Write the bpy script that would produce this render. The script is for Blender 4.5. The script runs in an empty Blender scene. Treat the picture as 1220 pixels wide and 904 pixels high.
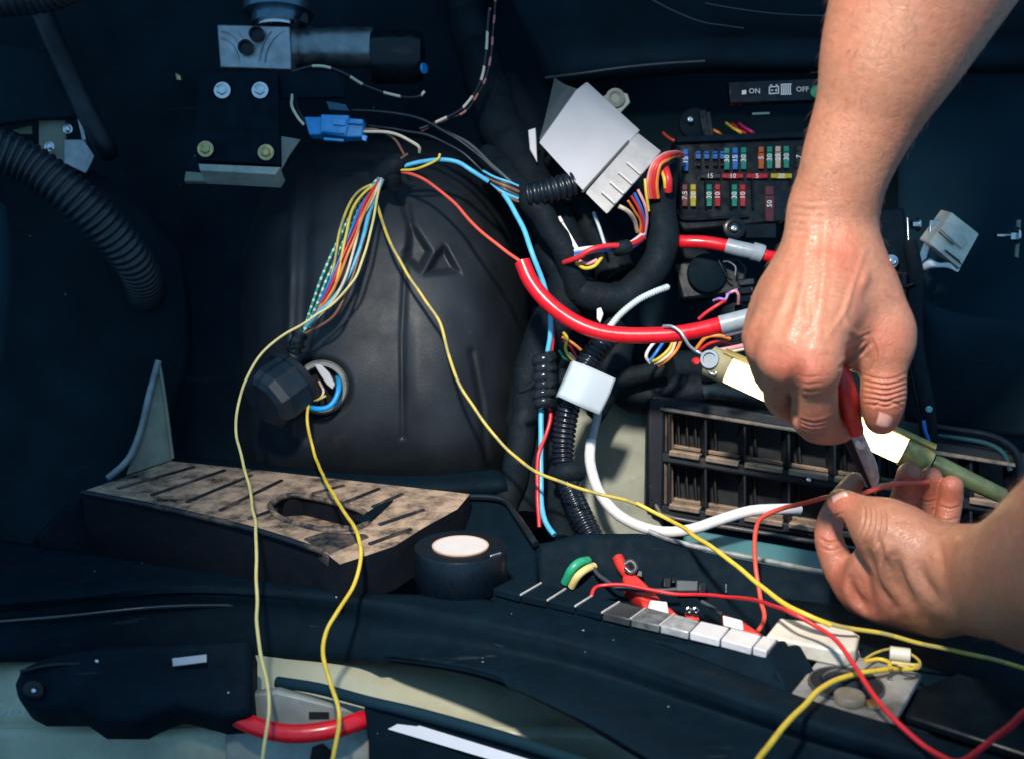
import bpy, bmesh, math, random
import numpy as np
from mathutils import Vector, Matrix, noise as mnoise

random.seed(7)
S = bpy.context.scene
COL = S.collection

# ------------------------------------------------------------------ camera
F, CX, CY = 1288.0, 610.0, 452.0          # focal length and centre, in units of a 1220 px wide frame
PITCH = math.radians(12.0)
CAM = Vector((0, 0, 0.29))
FWD = Vector((0, math.cos(PITCH), -math.sin(PITCH)))
UP = Vector((0, math.sin(PITCH), math.cos(PITCH)))
RIGHT = Vector((1, 0, 0))
cd = bpy.data.cameras.new('camera')
cam = bpy.data.objects.new('camera', cd)
COL.objects.link(cam)
cam.location = CAM
cam.rotation_euler = (math.radians(90) - PITCH, 0, 0)
cd.sensor_width = 36
cd.lens = F / 1220 * 36
cd.clip_start = 0.02
cd.clip_end = 50
cd.dof.use_dof = True
cd.dof.focus_distance = 0.80
cd.dof.aperture_fstop = 9.0
S.camera = cam

# ------------------------------------------------------------------ light
w = bpy.data.worlds.new('World')
S.world = w
w.use_nodes = True
bg = w.node_tree.nodes['Background']
bg.inputs['Color'].default_value = (0.26, 0.58, 0.95, 1)
bg.inputs['Strength'].default_value = 0.82


def aim(o, target):
    o.rotation_euler = (Vector(target) - o.location).to_track_quat('-Z', 'Y').to_euler()


kd = bpy.data.lights.new('work_light', 'SPOT')
kd.energy = 73
kd.color = (1.0, 0.91, 0.81)
kd.shadow_soft_size = 0.035
kd.spot_size = math.radians(49)
kd.spot_blend = 1.0
key = bpy.data.objects.new('work_light', kd)
COL.objects.link(key)
key.location = (-0.10, 0.08, 0.74)
aim(key, (0.125, 0.82, 0.04))

S.view_settings.view_transform = 'Standard'
S.view_settings.look = 'None'
S.view_settings.exposure = 0.0
S.view_settings.gamma = 1.0
S.cycles.use_denoising = True
S.cycles.max_bounces = 6
S.cycles.caustics_reflective = False
S.cycles.caustics_refractive = False
S.cycles.sample_clamp_indirect = 4.0


# ------------------------------------------------------------------ helpers
def P(px, py, d):
    """a point seen at (px, py) of the photograph, d metres in front of the lens"""
    return CAM + FWD * d + RIGHT * ((px - CX) / F * d) + UP * ((CY - py) / F * d)


def G(px, py, z=0.0):
    """a point seen at (px, py) that lies on the horizontal plane z"""
    v = (CY - py) / F
    d = (CAM.z - z) / (math.sin(PITCH) - v * math.cos(PITCH))
    return P(px, py, d)


def V(p):
    return p if isinstance(p, Vector) else P(*p[:3])


def L(*c):
    """sRGB 0-255 to linear"""
    return tuple(((x / 255) / 12.92 if x / 255 <= 0.04045 else ((x / 255 + 0.055) / 1.055) ** 2.4) for x in c)


WORLD_LOC = {}


def wl(o):
    return WORLD_LOC.get(o.name, Vector((0, 0, 0)))


def tag(o, label=None, cat=None, group=None, kind=None):
    if label: o['label'] = label
    if cat: o['category'] = cat
    if group: o['group'] = group
    if kind: o['kind'] = kind
    return o


def thing(name, label, cat, at, group=None):
    o = bpy.data.objects.new(name, None)
    COL.objects.link(o)
    o.empty_display_size = 0.01
    o.location = V(at)
    WORLD_LOC[o.name] = V(at).copy()
    return tag(o, label, cat, group)


def mk(name, verts, faces, m, parent=None, smooth=True, bevel=0, seg=2, solid=0, attr=None, angle=40, sub=0):
    verts = [Vector(v) for v in verts]
    lo = Vector([min(v[i] for v in verts) for i in range(3)])
    hi = Vector([max(v[i] for v in verts) for i in range(3)])
    org = (lo + hi) / 2
    org.z = lo.z
    me = bpy.data.meshes.new(name)
    me.from_pydata([v - org for v in verts], [], faces)
    me.validate()
    bm = bmesh.new()
    bm.from_mesh(me)
    bmesh.ops.recalc_face_normals(bm, faces=bm.faces) if not solid else None
    bm.to_mesh(me)
    bm.free()
    if attr is not None and len(attr) == len(me.vertices):
        a = me.attributes.new('along', 'FLOAT', 'POINT')
        a.data.foreach_set('value', attr)
    o = bpy.data.objects.new(name, me)
    COL.objects.link(o)
    WORLD_LOC[o.name] = org.copy()
    if parent is not None:
        o.parent = parent
        o.location = org - wl(parent)
    else:
        o.location = org
    me.materials.append(m)
    if smooth:
        me.polygons.foreach_set('use_smooth', [True] * len(me.polygons))
        if bevel or angle < 180:
            me.set_sharp_from_angle(angle=math.radians(angle))
    if solid:
        md = o.modifiers.new('thick', 'SOLIDIFY')
        md.thickness = abs(solid)
        md.offset = -1 if solid > 0 else 1
    if bevel:
        md = o.modifiers.new('bevel', 'BEVEL')
        md.width = bevel
        md.segments = seg
        md.limit_method = 'ANGLE'
        md.angle_limit = math.radians(35)
        md.harden_normals = False
    if sub:
        md = o.modifiers.new('sub', 'SUBSURF')
        md.levels = md.render_levels = sub
    return o


def catmull(pts, step):
    pts = [V(p) for p in pts]
    if len(pts) == 2:
        n = max(2, int((pts[1] - pts[0]).length / step))
        return [pts[0].lerp(pts[1], i / n) for i in range(n + 1)]
    ex = [pts[0] * 2 - pts[1]] + pts + [pts[-1] * 2 - pts[-2]]
    out = []
    for i in range(1, len(ex) - 2):
        p0, p1, p2, p3 = ex[i - 1:i + 3]
        n = max(3, int((p2 - p1).length / step))
        for k in range(n):
            t = k / n
            out.append(0.5 * ((2 * p1) + (p2 - p0) * t + (2 * p0 - 5 * p1 + 4 * p2 - p3) * t * t
                              + (3 * p1 - p0 - 3 * p2 + p3) * t ** 3))
    out.append(ex[-2].copy())
    return out


def sweep(path, rad, n=10):
    """ring sweep with capped ends; rad is a number or f(s)"""
    vs, fs, al = [], [], []
    s = 0
    t0 = (path[1] - path[0]).normalized()
    a = Vector((0, 0, 1)) if abs(t0.z) < 0.9 else Vector((1, 0, 0))
    nrm = (a - t0 * a.dot(t0)).normalized()
    for i, p in enumerate(path):
        t = (path[min(i + 1, len(path) - 1)] - path[max(i - 1, 0)]).normalized()
        nrm = (nrm - t * nrm.dot(t)).normalized()
        b = t.cross(nrm)
        if i: s += (p - path[i - 1]).length
        r = rad(s) if callable(rad) else rad
        for k in range(n):
            ang = 2 * math.pi * k / n
            vs.append(p + (nrm * math.cos(ang) + b * math.sin(ang)) * r)
            al.append(s)
    m = len(path)
    for i in range(m - 1):
        for k in range(n):
            fs.append((i * n + k, i * n + (k + 1) % n, (i + 1) * n + (k + 1) % n, (i + 1) * n + k))
    fs.append(tuple(range(n - 1, -1, -1)))
    fs.append(tuple((m - 1) * n + k for k in range(n)))
    return vs, fs, al


def tube(name, pts, r, m, parent=None, n=10, step=None, rib=None, wob=0.0, label=None, cat='wire', group=None):
    """r in metres. rib = (pitch, depth) gives a corrugated hose"""
    if rib:
        path = catmull(pts, rib[0] / 6)
        # even spacing so that the ribs stay regular
        d = [0]
        for i in range(1, len(path)): d.append(d[-1] + (path[i] - path[i - 1]).length)
        k = int(d[-1] / (rib[0] / 6))
        ev, j = [], 0
        for i in range(k + 1):
            x = d[-1] * i / k
            while j < len(d) - 2 and d[j + 1] < x: j += 1
            f = (x - d[j]) / max(1e-9, d[j + 1] - d[j])
            ev.append(path[j].lerp(path[j + 1], f))
        path = ev
        rf = lambda s: r * (1 + rib[1] * (abs(math.sin(math.pi * s / rib[0])) ** 0.7 - 0.6))
    else:
        path = catmull(pts, step or max(r * 2, 0.003))
        rf = r
        if wob:
            sd = random.random() * 50
            path = [p + mnoise.noise_vector(Vector((sd, 0, 0)) + p * 45) * wob for p in path]
    v, f, al = sweep(path, rf, n)
    o = mk(name, v, f, m, parent, attr=al, angle=180 if rib else 60)
    if label: tag(o, label, cat, group)
    return o


def prism(name, pts, th, m, parent=None, bevel=0.0008, back=None, smooth=True):
    """flat outline (front face) with a real thickness, extruded away from its front"""
    pts = [V(p) for p in pts]
    nrm = Vector((0, 0, 0))
    for i in range(len(pts)):
        a, b = pts[i], pts[(i + 1) % len(pts)]
        nrm += (a - pts[0]).cross(b - pts[0])
    nrm.normalize()
    if nrm.dot(pts[0] - CAM) < 0: nrm = -nrm
    dv = Vector(back) * th if back is not None else nrm * th
    n = len(pts)
    vs = pts + [p + dv for p in pts]
    fs = [tuple(range(n)), tuple(range(2 * n - 1, n - 1, -1))]
    fs += [(i, i + n, (i + 1) % n + n, (i + 1) % n) for i in range(n)]
    return mk(name, vs, fs, m, parent, bevel=bevel, smooth=smooth)


def slab(name, quad, z_th, m, parent=None, bevel=0.0008):
    """horizontal plate: outline seen from above with thickness downwards"""
    return prism(name, quad, z_th, m, parent, bevel, back=(0, 0, -1))


def bar(name, p0, p1, h, t, m, parent=None, bevel=0.0006, upv=None):
    p0, p1 = V(p0), V(p1)
    a = (p1 - p0).normalized()
    u = Vector(upv) if upv is not None else UP
    u = (u - a * u.dot(a)).normalized()
    w_ = a.cross(u)
    vs = []
    for p in (p0, p1):
        for su, sw in ((-1, -1), (1, -1), (1, 1), (-1, 1)):
            vs.append(p + u * (su * h / 2) + w_ * (sw * t / 2))
    fs = [(0, 1, 2, 3), (7, 6, 5, 4)] + [(i, i + 4, (i + 1) % 4 + 4, (i + 1) % 4) for i in range(4)]
    return mk(name, vs, fs, m, parent, bevel=bevel)


def lathe(name, p0, axis, prof, m, parent=None, n=28, smooth=True, angle=40, twist=0.0):
    """prof: list of (distance along axis, radius)"""
    p0 = V(p0)
    ax = Vector(axis).normalized()
    a = Vector((0, 0, 1)) if abs(ax.z) < 0.9 else Vector((1, 0, 0))
    u = (a - ax * a.dot(ax)).normalized()
    v = ax.cross(u)
    vs, fs = [], []
    for t, r in prof:
        for k in range(n):
            g = 2 * math.pi * k / n + twist
            vs.append(p0 + ax * t + (u * math.cos(g) + v * math.sin(g)) * max(r, 1e-5))
    for i in range(len(prof) - 1):
        for k in range(n):
            fs.append((i * n + k, i * n + (k + 1) % n, (i + 1) * n + (k + 1) % n, (i + 1) * n + k))
    fs.append(tuple(range(n - 1, -1, -1)))
    fs.append(tuple((len(prof) - 1) * n + k for k in range(n)))
    return mk(name, vs, fs, m, parent, smooth=smooth, angle=angle)


def loft(name, rows, m, parent=None, solid=0.0, nu=40, nv=4, disp=None, step=None):
    """smooth sheet through rows of points (each row the same count)"""
    R = []
    for r in rows:
        pts = [V(p) for p in r]
        c = catmull(pts, 1e9)   # 3 samples a span
        L_ = [0]
        for i in range(1, len(c)): L_.append(L_[-1] + (c[i] - c[i - 1]).length)
        c = catmull(pts, max(1e-4, L_[-1] / 300))
        idx = [int(round(i * (len(c) - 1) / nu)) for i in range(nu + 1)]
        R.append([c[i] for i in idx])
    out = []
    cols = []
    for j in range(nu + 1):
        col = [R[i][j] for i in range(len(R))]
        ex = [col[0] * 2 - col[1]] + col + [col[-1] * 2 - col[-2]]
        res = []
        for i in range(1, len(ex) - 2):
            p0, p1, p2, p3 = ex[i - 1:i + 3]
            for k in range(nv):
                t = k / nv
                res.append(0.5 * ((2 * p1) + (p2 - p0) * t + (2 * p0 - 5 * p1 + 4 * p2 - p3) * t * t
                                  + (3 * p1 - p0 - 3 * p2 + p3) * t ** 3))
        res.append(ex[-2])
        cols.append(res)
    nn = len(cols[0])
    vs = [cols[j][i] for j in range(nu + 1) for i in range(nn)]
    if disp: vs = [disp(v) for v in vs]
    fs = [(j * nn + i, j * nn + i + 1, (j + 1) * nn + i + 1, (j + 1) * nn + i) for j in range(nu) for i in range(nn - 1)]
    # orient towards the lens
    f = fs[len(fs) // 2]
    nr = (vs[f[1]] - vs[f[0]]).cross(vs[f[3]] - vs[f[0]])
    if nr.dot(vs[f[0]] - CAM) > 0: fs = [t[::-1] for t in fs]
    return mk(name, vs, fs, m, parent, solid=solid, angle=60)


def text(name, body, size, at, m, parent, rot=0.0, ux=None, uy=None, depth=0.0002):
    cu = bpy.data.curves.new('t', 'FONT')
    cu.body = body
    cu.size = size
    cu.extrude = depth
    cu.resolution_u = 2
    cu.align_x = 'CENTER'
    cu.align_y = 'CENTER'
    to = bpy.data.objects.new('t', cu)
    COL.objects.link(to)
    dg = bpy.context.evaluated_depsgraph_get()
    me = bpy.data.meshes.new_from_object(to.evaluated_get(dg))
    bpy.data.objects.remove(to)
    bpy.data.curves.remove(cu)
    x = (ux or RIGHT).normalized()
    y = (uy or UP)
    y = (y - x * y.dot(x)).normalized()
    c, s = math.cos(rot), math.sin(rot)
    x, y = x * c + y * s, y * c - x * s
    z = x.cross(y)
    p = V(at)
    vs = [p + x * v.co.x + y * v.co.y + z * v.co.z for v in me.vertices]
    fs = [tuple(q.vertices) for q in me.polygons]
    bpy.data.meshes.remove(me)
    return mk(name, vs, fs, m, parent, smooth=False)


# ------------------------------------------------------------------ materials
def nodes(name):
    m = bpy.data.materials.new(name)
    m.use_nodes = True
    nt = m.node_tree
    return m, nt, nt.nodes['Principled BSDF']


def coord(nt):
    """object position in world metres, so grain is the same size everywhere"""
    g = nt.nodes.new('ShaderNodeNewGeometry')
    return g.outputs['Position']


def nz(nt, scale, detail=3, rough=0.55, vec=None):
    t = nt.nodes.new('ShaderNodeTexNoise')
    t.inputs['Scale'].default_value = scale
    t.inputs['Detail'].default_value = detail
    t.inputs['Roughness'].default_value = rough
    nt.links.new(vec or coord(nt), t.inputs['Vector'])
    return t.outputs['Fac']


def ramp(nt, src, stops):
    r = nt.nodes.new('ShaderNodeValToRGB')
    e = r.color_ramp.elements
    while len(e) < len(stops): e.new(0.5)
    for i, (p, c) in enumerate(stops):
        e[i].position = p
        e[i].color = (*c, 1) if len(c) == 3 else c
    nt.links.new(src, r.inputs['Fac'])
    return r.outputs['Color']


def mixc(nt, fac, a, b, mode='MIX'):
    n = nt.nodes.new('ShaderNodeMix')
    n.data_type = 'RGBA'
    n.blend_type = mode
    for s, x in ((n.inputs[0], fac), (n.inputs[6], a), (n.inputs[7], b)):
        if hasattr(x, 'links'): nt.links.new(x, s)
        else: s.default_value = x if isinstance(x, (int, float)) else (*x, 1)[:4]
    return n.outputs[2]


def math_(nt, op, a, b=0.0, clamp=False):
    n = nt.nodes.new('ShaderNodeMath')
    n.operation = op
    n.use_clamp = clamp
    for s, x in ((n.inputs[0], a), (n.inputs[1], b)):
        if hasattr(x, 'links'): nt.links.new(x, s)
        else: s.default_value = x
    return n.outputs[0]


def bump(nt, b, src, strength, dist=0.001):
    n = nt.nodes.new('ShaderNodeBump')
    n.inputs['Strength'].default_value = strength
    n.inputs['Distance'].default_value = dist
    nt.links.new(src, n.inputs['Height'])
    prev = b.inputs['Normal'].links
    if prev: nt.links.new(prev[0].from_socket, n.inputs['Normal'])
    nt.links.new(n.outputs[0], b.inputs['Normal'])


DUST = (0.46, 0.325, 0.225)
MC = {}


def mat(name, col, rough=0.5, metal=0.0, var=0.25, vscale=60, grain=0.0, gscale=1400, dust=0.0, dscale=28,
        dirt=0.0, spec=0.5, coat=0.0, updust=0.0, specks=0.0, wrap=0.0):
    if name in MC: return MC[name]
    m, nt, b = nodes(name)
    c = mixc(nt, 1.0, col, ramp(nt, nz(nt, vscale, 5), [(0.25, (1 - var,) * 3), (0.75, (1 + var * 0.6,) * 3)]), 'MULTIPLY')
    r = ramp(nt, nz(nt, vscale * 1.7, 4), [(0.3, (max(0.03, rough - 0.1),) * 3), (0.7, (min(1, rough + 0.14),) * 3)])
    if dirt:
        f = ramp(nt, nz(nt, vscale * 0.8, 8, 0.7), [(0.5, (0, 0, 0)), (0.72, (dirt,) * 3)])
        c = mixc(nt, f, c, (0.03, 0.026, 0.022))
    if dust:
        f = ramp(nt, nz(nt, dscale, 8, 0.72), [(0.62 - 0.35 * dust, (0, 0, 0)), (0.86 - 0.35 * dust, (min(1, dust * 1.3),) * 3)])
        if updust:
            g = nt.nodes.new('ShaderNodeNewGeometry')
            sp = nt.nodes.new('ShaderNodeSeparateXYZ')
            nt.links.new(g.outputs['Normal'], sp.inputs[0])
            up = ramp(nt, sp.outputs['Z'], [(0.35, (1 - updust,) * 3), (0.8, (1, 1, 1))])
            f = mixc(nt, 1.0, f, up, 'MULTIPLY')
        c = mixc(nt, f, c, DUST)
        r = mixc(nt, f, r, (0.95, 0.95, 0.95))
    if specks:                                   # grit and lint lying on the plastic
        vo = nt.nodes.new('ShaderNodeTexVoronoi')
        vo.inputs['Scale'].default_value = 115
        nt.links.new(coord(nt), vo.inputs['Vector'])
        sx = nt.nodes.new('ShaderNodeSeparateXYZ')
        nt.links.new(vo.outputs['Color'], sx.inputs[0])
        near = math_(nt, 'LESS_THAN', vo.outputs['Distance'], math_(nt, 'MULTIPLY', sx.outputs['Y'], 0.10))
        f = math_(nt, 'MULTIPLY', near, math_(nt, 'GREATER_THAN', sx.outputs['X'], 1 - specks))
        c = mixc(nt, f, c, (0.30, 0.28, 0.26))
        sc = nt.nodes.new('ShaderNodeVectorMath'); sc.operation = 'MULTIPLY'
        sc.inputs[1].default_value = (14, 60, 260)
        nt.links.new(coord(nt), sc.inputs[0])
        f = ramp(nt, nz(nt, 1.0, 3, 0.5, sc.outputs[0]), [(0.70, (0, 0, 0)), (0.73, (0.35,) * 3)])
        c = mixc(nt, f, c, (0.045, 0.055, 0.062))       # scuffs
    nt.links.new(c, b.inputs['Base Color'])
    nt.links.new(r, b.inputs['Roughness'])
    if wrap:                                     # overlapping turns of tape
        at = nt.nodes.new('ShaderNodeAttribute'); at.attribute_name = 'along'
        f = math_(nt, 'FRACT', math_(nt, 'ADD', math_(nt, 'MULTIPLY', at.outputs['Fac'], 1 / wrap), math_(nt, 'MULTIPLY', nz(nt, 45, 2), 0.9)))
        bump(nt, b, f, 0.9, 0.0014)
    b.inputs['Metallic'].default_value = metal
    b.inputs['Specular IOR Level'].default_value = spec
    if coat:
        b.inputs['Coat Weight'].default_value = coat
        b.inputs['Coat Roughness'].default_value = 0.12
    if grain:
        bump(nt, b, nz(nt, gscale, 2), grain, 0.0006)
    MC[name] = m
    return m


BLACK = (0.0055, 0.0125, 0.019)
M_PL = mat('black grained plastic', (0.0022, 0.0094, 0.0165), 0.66, grain=0.35, var=0.35, dust=0.0, spec=0.07, specks=0.16)
M_PLD = mat('black plastic dusty', (0.004, 0.009, 0.016), 0.5, grain=0.4, dust=0.34, dscale=22)
M_GL = mat('black glossy plastic', (0.003, 0.007, 0.011), 0.28, grain=0.05, var=0.4, spec=0.3)
M_BEAD = mat('moulded bead gloss', (0.01, 0.014, 0.018), 0.16, var=0.5, vscale=40, spec=0.9)
M_RUB = mat('black rubber', (0.005, 0.011, 0.018), 0.5, grain=0.3, gscale=900, spec=0.4)
M_TAPE = mat('black cloth tape', (0.0030, 0.009, 0.0145), 0.72, grain=0.9, gscale=420, var=0.6, dust=0.03, spec=0.22, wrap=0.011)
M_WALL = mat('black sound panel', (0.0065, 0.020, 0.0295), 0.86, grain=0.6, gscale=500, var=0.5, vscale=14, dust=0.02, spec=0.12, specks=0.05)
M_DOME = mat('charcoal moulded liner', (0.018, 0.024, 0.031), 0.5, spec=0.32, grain=0.4, gscale=1100, var=0.45, vscale=24, dust=0.08, dscale=16)
M_TRAY = mat('dusty tray plastic', (0.006, 0.010, 0.016), 0.55, grain=0.5, dust=0.80, dscale=34, updust=0.99, spec=0.1)
M_SAGE = mat('sage green paint', (0.38, 0.385, 0.28), 0.36, var=0.2, vscale=18, dirt=0.45, grain=0.08)
M_SAGED = mat('sage green primer', (0.22, 0.235, 0.18), 0.5, var=0.3, vscale=30, dirt=0.5, grain=0.12)
M_STEEL = mat('zinc steel', (0.55, 0.56, 0.55), 0.32, 1.0, var=0.3, vscale=90, dirt=0.4)
M_ALU = mat('machined aluminium', (0.34, 0.36, 0.38), 0.4, 0.85, var=0.35, vscale=70, grain=0.15, gscale=600)
M_BRASS = mat('brass zinc', (0.52, 0.42, 0.2), 0.34, 1.0, var=0.35, vscale=200)
M_BOLT = mat('bright bolt steel', (0.62, 0.64, 0.65), 0.22, 1.0, var=0.2, vscale=300)
M_PLATE = mat('worn raw steel plate', (0.42, 0.42, 0.40), 0.5, 0.55, var=0.6, vscale=26, dirt=0.9, grain=0.15)
M_WHITE = mat('white module plastic', (0.50, 0.49, 0.50), 0.42, var=0.06, vscale=30, grain=0.05)
M_WHITE2 = mat('white label paper', (0.72, 0.71, 0.72), 0.55, var=0.08, dirt=0.15)
M_CREAM = mat('cream connector plastic', (0.64, 0.59, 0.49), 0.4, var=0.12, vscale=60, dirt=0.35)
M_SILK = mat('grey cloth flag tape', (0.42, 0.49, 0.54), 0.6, var=0.08, vscale=40, grain=0.1)
M_BLUE = mat('blue connector plastic', (0.008, 0.23, 0.55), 0.34, var=0.3, vscale=120, grain=0.05)
M_REDC = mat('red cable sheath', (0.66, 0.008, 0.018), 0.27, var=0.12, vscale=90, dirt=0.2, coat=0.1)
M_REDH = mat('red grip plastic', (0.52, 0.022, 0.024), 0.38, var=0.25, vscale=160, dirt=0.4)
M_REDT = mat('red terminal cover', (0.62, 0.03, 0.02), 0.45, var=0.3, vscale=80, dirt=0.35)
M_SHRINK = mat('grey shrink sleeve', (0.26, 0.31, 0.35), 0.35, var=0.2, vscale=120)
M_STEELW = mat('silver wire', (0.55, 0.57, 0.6), 0.3, 0.8)
M_PAPER = mat('white paper core', (0.62, 0.57, 0.54), 0.6, var=0.05)
M_VINYL = mat('black vinyl tape', (0.003, 0.008, 0.015), 0.32, var=0.3, vscale=300, spec=0.4)
M_DIVID = mat('grille plastic', (0.004, 0.008, 0.014), 0.5, grain=0.4, dust=0.10, dscale=40, spec=0.3)
M_LEDGE = mat('dusty ledge', (0.02, 0.02, 0.02), 0.6, dust=0.98, dscale=60, updust=0.6)
M_TEAL = mat('teal paint', (0.03, 0.15, 0.17), 0.35, var=0.25, vscale=14)
M_NAVY = mat('dark blue paint', (0.006, 0.027, 0.042), 0.8, var=0.3, vscale=8, spec=0.12)


def wire(name, col, rough=0.38):
    return mat('wire ' + name, col, rough, var=0.14, vscale=140, dirt=0.22, spec=0.5)


def striped(name, c1, c2, pitch, duty):
    """wire with a spiral tracer stripe: colour repeats along its length"""
    if name in MC: return MC[name]
    m, nt, b = nodes(name)
    a = nt.nodes.new('ShaderNodeAttribute')
    a.attribute_name = 'along'
    f = math_(nt, 'FRACT', math_(nt, 'ADD', math_(nt, 'MULTIPLY', a.outputs['Fac'], 1 / pitch),
                                 math_(nt, 'MULTIPLY', nz(nt, 60, 2), 0.8)))
    k = math_(nt, 'LESS_THAN', f, duty)
    nt.links.new(mixc(nt, k, c1, c2), b.inputs['Base Color'])
    b.inputs['Roughness'].default_value = 0.4
    MC[name] = m
    return m


W_YEL = wire('yellow', (0.70, 0.50, 0.05))
W_YEL2 = wire('pale yellow', (0.66, 0.56, 0.22))
W_OLI = striped('wire old yellow', (0.52, 0.40, 0.07), (0.36, 0.30, 0.09), 0.03, 0.4)
W_RED = wire('red', (0.62, 0.022, 0.03))
W_RED2 = wire('coral red', (0.70, 0.085, 0.05))
W_CYAN = wire('cyan', (0.09, 0.47, 0.72))
W_BLUE = wire('blue', (0.02, 0.17, 0.55))
W_ORA = wire('orange', (0.72, 0.22, 0.04))
W_CREAM = wire('cream', (0.68, 0.58, 0.42))
W_WHITE = wire('white', (0.74, 0.73, 0.74))
W_PINK = wire('pink', (0.70, 0.30, 0.33))
W_VIO = wire('violet', (0.30, 0.18, 0.5))
W_BLK = mat('wire black', (0.005, 0.010, 0.016), 0.33, var=0.2)
W_BRN = wire('brown', (0.20, 0.09, 0.05))
W_GRN = striped('wire green white', (0.02, 0.30, 0.18), (0.55, 0.62, 0.58), 0.006, 0.35)
W_GREEN = wire('green', (0.02, 0.33, 0.17))
W_BW = striped('wire black cream', (0.012, 0.014, 0.018), (0.66, 0.55, 0.42), 0.034, 0.45)
W_BR = striped('wire black red', (0.02, 0.012, 0.014), (0.5, 0.16, 0.14), 0.02, 0.4)


def bolt(parent, at, r, m=M_BOLT, axis=None, washer=True, name='bolt', h=None):
    ax = axis or -FWD
    h = h or r * 0.8
    p = V(at)
    if washer:
        lathe('washer', p, ax, [(0, r * 1.5), (r * 0.18, r * 1.5), (r * 0.25, r * 1.4)], m, parent, n=20)
    return lathe(name, p + ax * r * 0.26, ax, [(0, r), (h * 0.7, r), (h * 0.95, r * 0.72), (h, r * 0.55), (h * 0.75, r * 0.5), (h * 0.75, 0)],
                 m, parent, n=6 if r > 0.004 else 12, angle=25)

# ================================================================== the setting
def rowp(py, d, xs=(-420, -100, 200, 500, 800, 1100, 1400, 1720)):
    return [(x, py, d if not callable(d) else d(x)) for x in xs]


loft('bulkhead', [rowp(-420, 0.86), rowp(-150, 1.02), rowp(60, 1.09), rowp(300, 1.12), rowp(520, 1.10),
                  rowp(660, 1.04), rowp(800, 0.96), rowp(1000, 0.9)], M_WALL, solid=-0.012, nu=60, nv=8,
     disp=lambda v: v + FWD * (0.012 * mnoise.noise(v * 9)))['kind'] = 'structure'
fl = mk('floor', [(-1.6, 0.15, -0.20), (1.6, 0.15, -0.20), (1.6, 1.25, -0.20), (-1.6, 1.25, -0.20)], [(0, 1, 2, 3)], M_WALL)
fl['kind'] = 'structure'

# painted body metal below the sill trim
def sagedisp(v):
    return v + UP * (0.002 * mnoise.noise(v * 22))


xs = (-320, -60, 130, 270, 440, 640, 900, 1300, 1700)
o = loft('body_sill', [[(x, 745, 0.755) for x in xs], [(x, 800, 0.703) for x in xs], [(x, 850 + 0.004 * x, 0.677) for x in xs],
                       [(x, 871 - 0.02 * (x > 200) * (x - 200) * 0, 0.664) for x in xs], [(x, 886, 0.660) for x in xs],
                       [(x, 1020, 0.662) for x in xs]], M_SAGE, solid=-0.003, nu=60, nv=6, disp=sagedisp)
o['kind'] = 'structure'

# ---- left trim panel and pillar
o = loft('side_trim', [[(-380, 150, 0.84), (-120, 170, 0.90), (60, 190, 0.985), (150, 230, 1.02), (215, 300, 1.045)],
                       [(-380, 400, 0.82), (-120, 400, 0.88), (60, 400, 0.96), (150, 410, 1.0), (225, 420, 1.04)],
                       [(-380, 560, 0.80), (-120, 560, 0.85), (40, 560, 0.92), (110, 560, 0.955), (185, 560, 0.985)],
                       [(-380, 700, 0.77), (-120, 690, 0.81), (20, 690, 0.86), (95, 690, 0.88), (150, 690, 0.90)]],
         M_WALL, solid=-0.006, nu=40, nv=8)
o['kind'] = 'structure'
t = thing('pillar_flange', 'pale bare metal flange tapering to a point beside the dusty tray', 'metal flange', (170, 560, 0.93))
prism('web', [(189, 432, 0.965), (197, 470, 0.962), (206, 548, 0.955), (150, 566, 0.935), (168, 510, 0.95)], 0.004, M_SAGED, t)
tube('edge', [(189, 430, 0.962), (178, 470, 0.955), (167, 515, 0.945), (152, 548, 0.935), (128, 570, 0.925)], 0.0031,
     mat('chipped pale paint', (0.26, 0.28, 0.29), 0.35, var=0.5), t, n=12)
tube('edge', [(189, 430, 0.962), (196, 470, 0.960), (206, 546, 0.952)], 0.0016, M_SAGED, t)
t = thing('lower_trim_block', 'upright black trim block where the dusty tray meets side panel', 'trim', (110, 660, 0.86))
prism('panel', [(42, 640, 0.835), (90, 590, 0.85), (128, 575, 0.86), (205, 560, 0.90), (205, 690, 0.87), (60, 672, 0.83)], 0.03, M_PL, t, bevel=0.004)

# ---- side cut-out with bracket behind the ribbed hose
t = thing('seat_bracket', 'grey green metal bracket with two studs above the ribbed hose', 'bracket', (60, 210, 1.0))
prism('plate', [(46, 142, 0.985), (78, 140, 0.985), (80, 205, 0.98), (46, 190, 0.98)], 0.004, M_SAGED, t)
prism('plate', [(76, 166, 0.978), (100, 166, 0.978), (113, 186, 0.976), (102, 207, 0.974), (76, 195, 0.976)], 0.004, M_ALU, t)
bar('lug', (96, 142, 0.972), (102, 168, 0.972), 0.004, 0.006, M_ALU, t)
prism('tab', [(14, 155, 0.99), (38, 149, 0.99), (38, 160, 0.99), (24, 160, 0.99)], 0.003, M_SAGED, t)
for q in ((81, 154, 0.976), (59, 175, 0.974)):
    bolt(t, q, 0.003, M_BOLT, name='stud')
t = thing('trim_edge_panel', 'black panel with square cut-out above ribbed hose', 'panel', (10, 140, 0.97))
prism('panel', [(-200, 20, 0.95), (60, 60, 0.965), (96, 140, 0.975), (44, 141, 0.972), (0, 148, 0.965), (-200, 150, 0.93)], 0.01, M_WALL, t, bevel=0.003)
tube('strut_hose', [(30, -40, 0.985), (48, 8, 0.97), (66, 52, 0.96), (84, 92, 0.955), (104, 135, 0.955), (124, 172, 0.96), (128, 180, 0.975)], 0.0095, M_RUB, n=18,
     label='smooth black rubber hose slanting down past the square cut-out', cat='hose')
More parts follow.
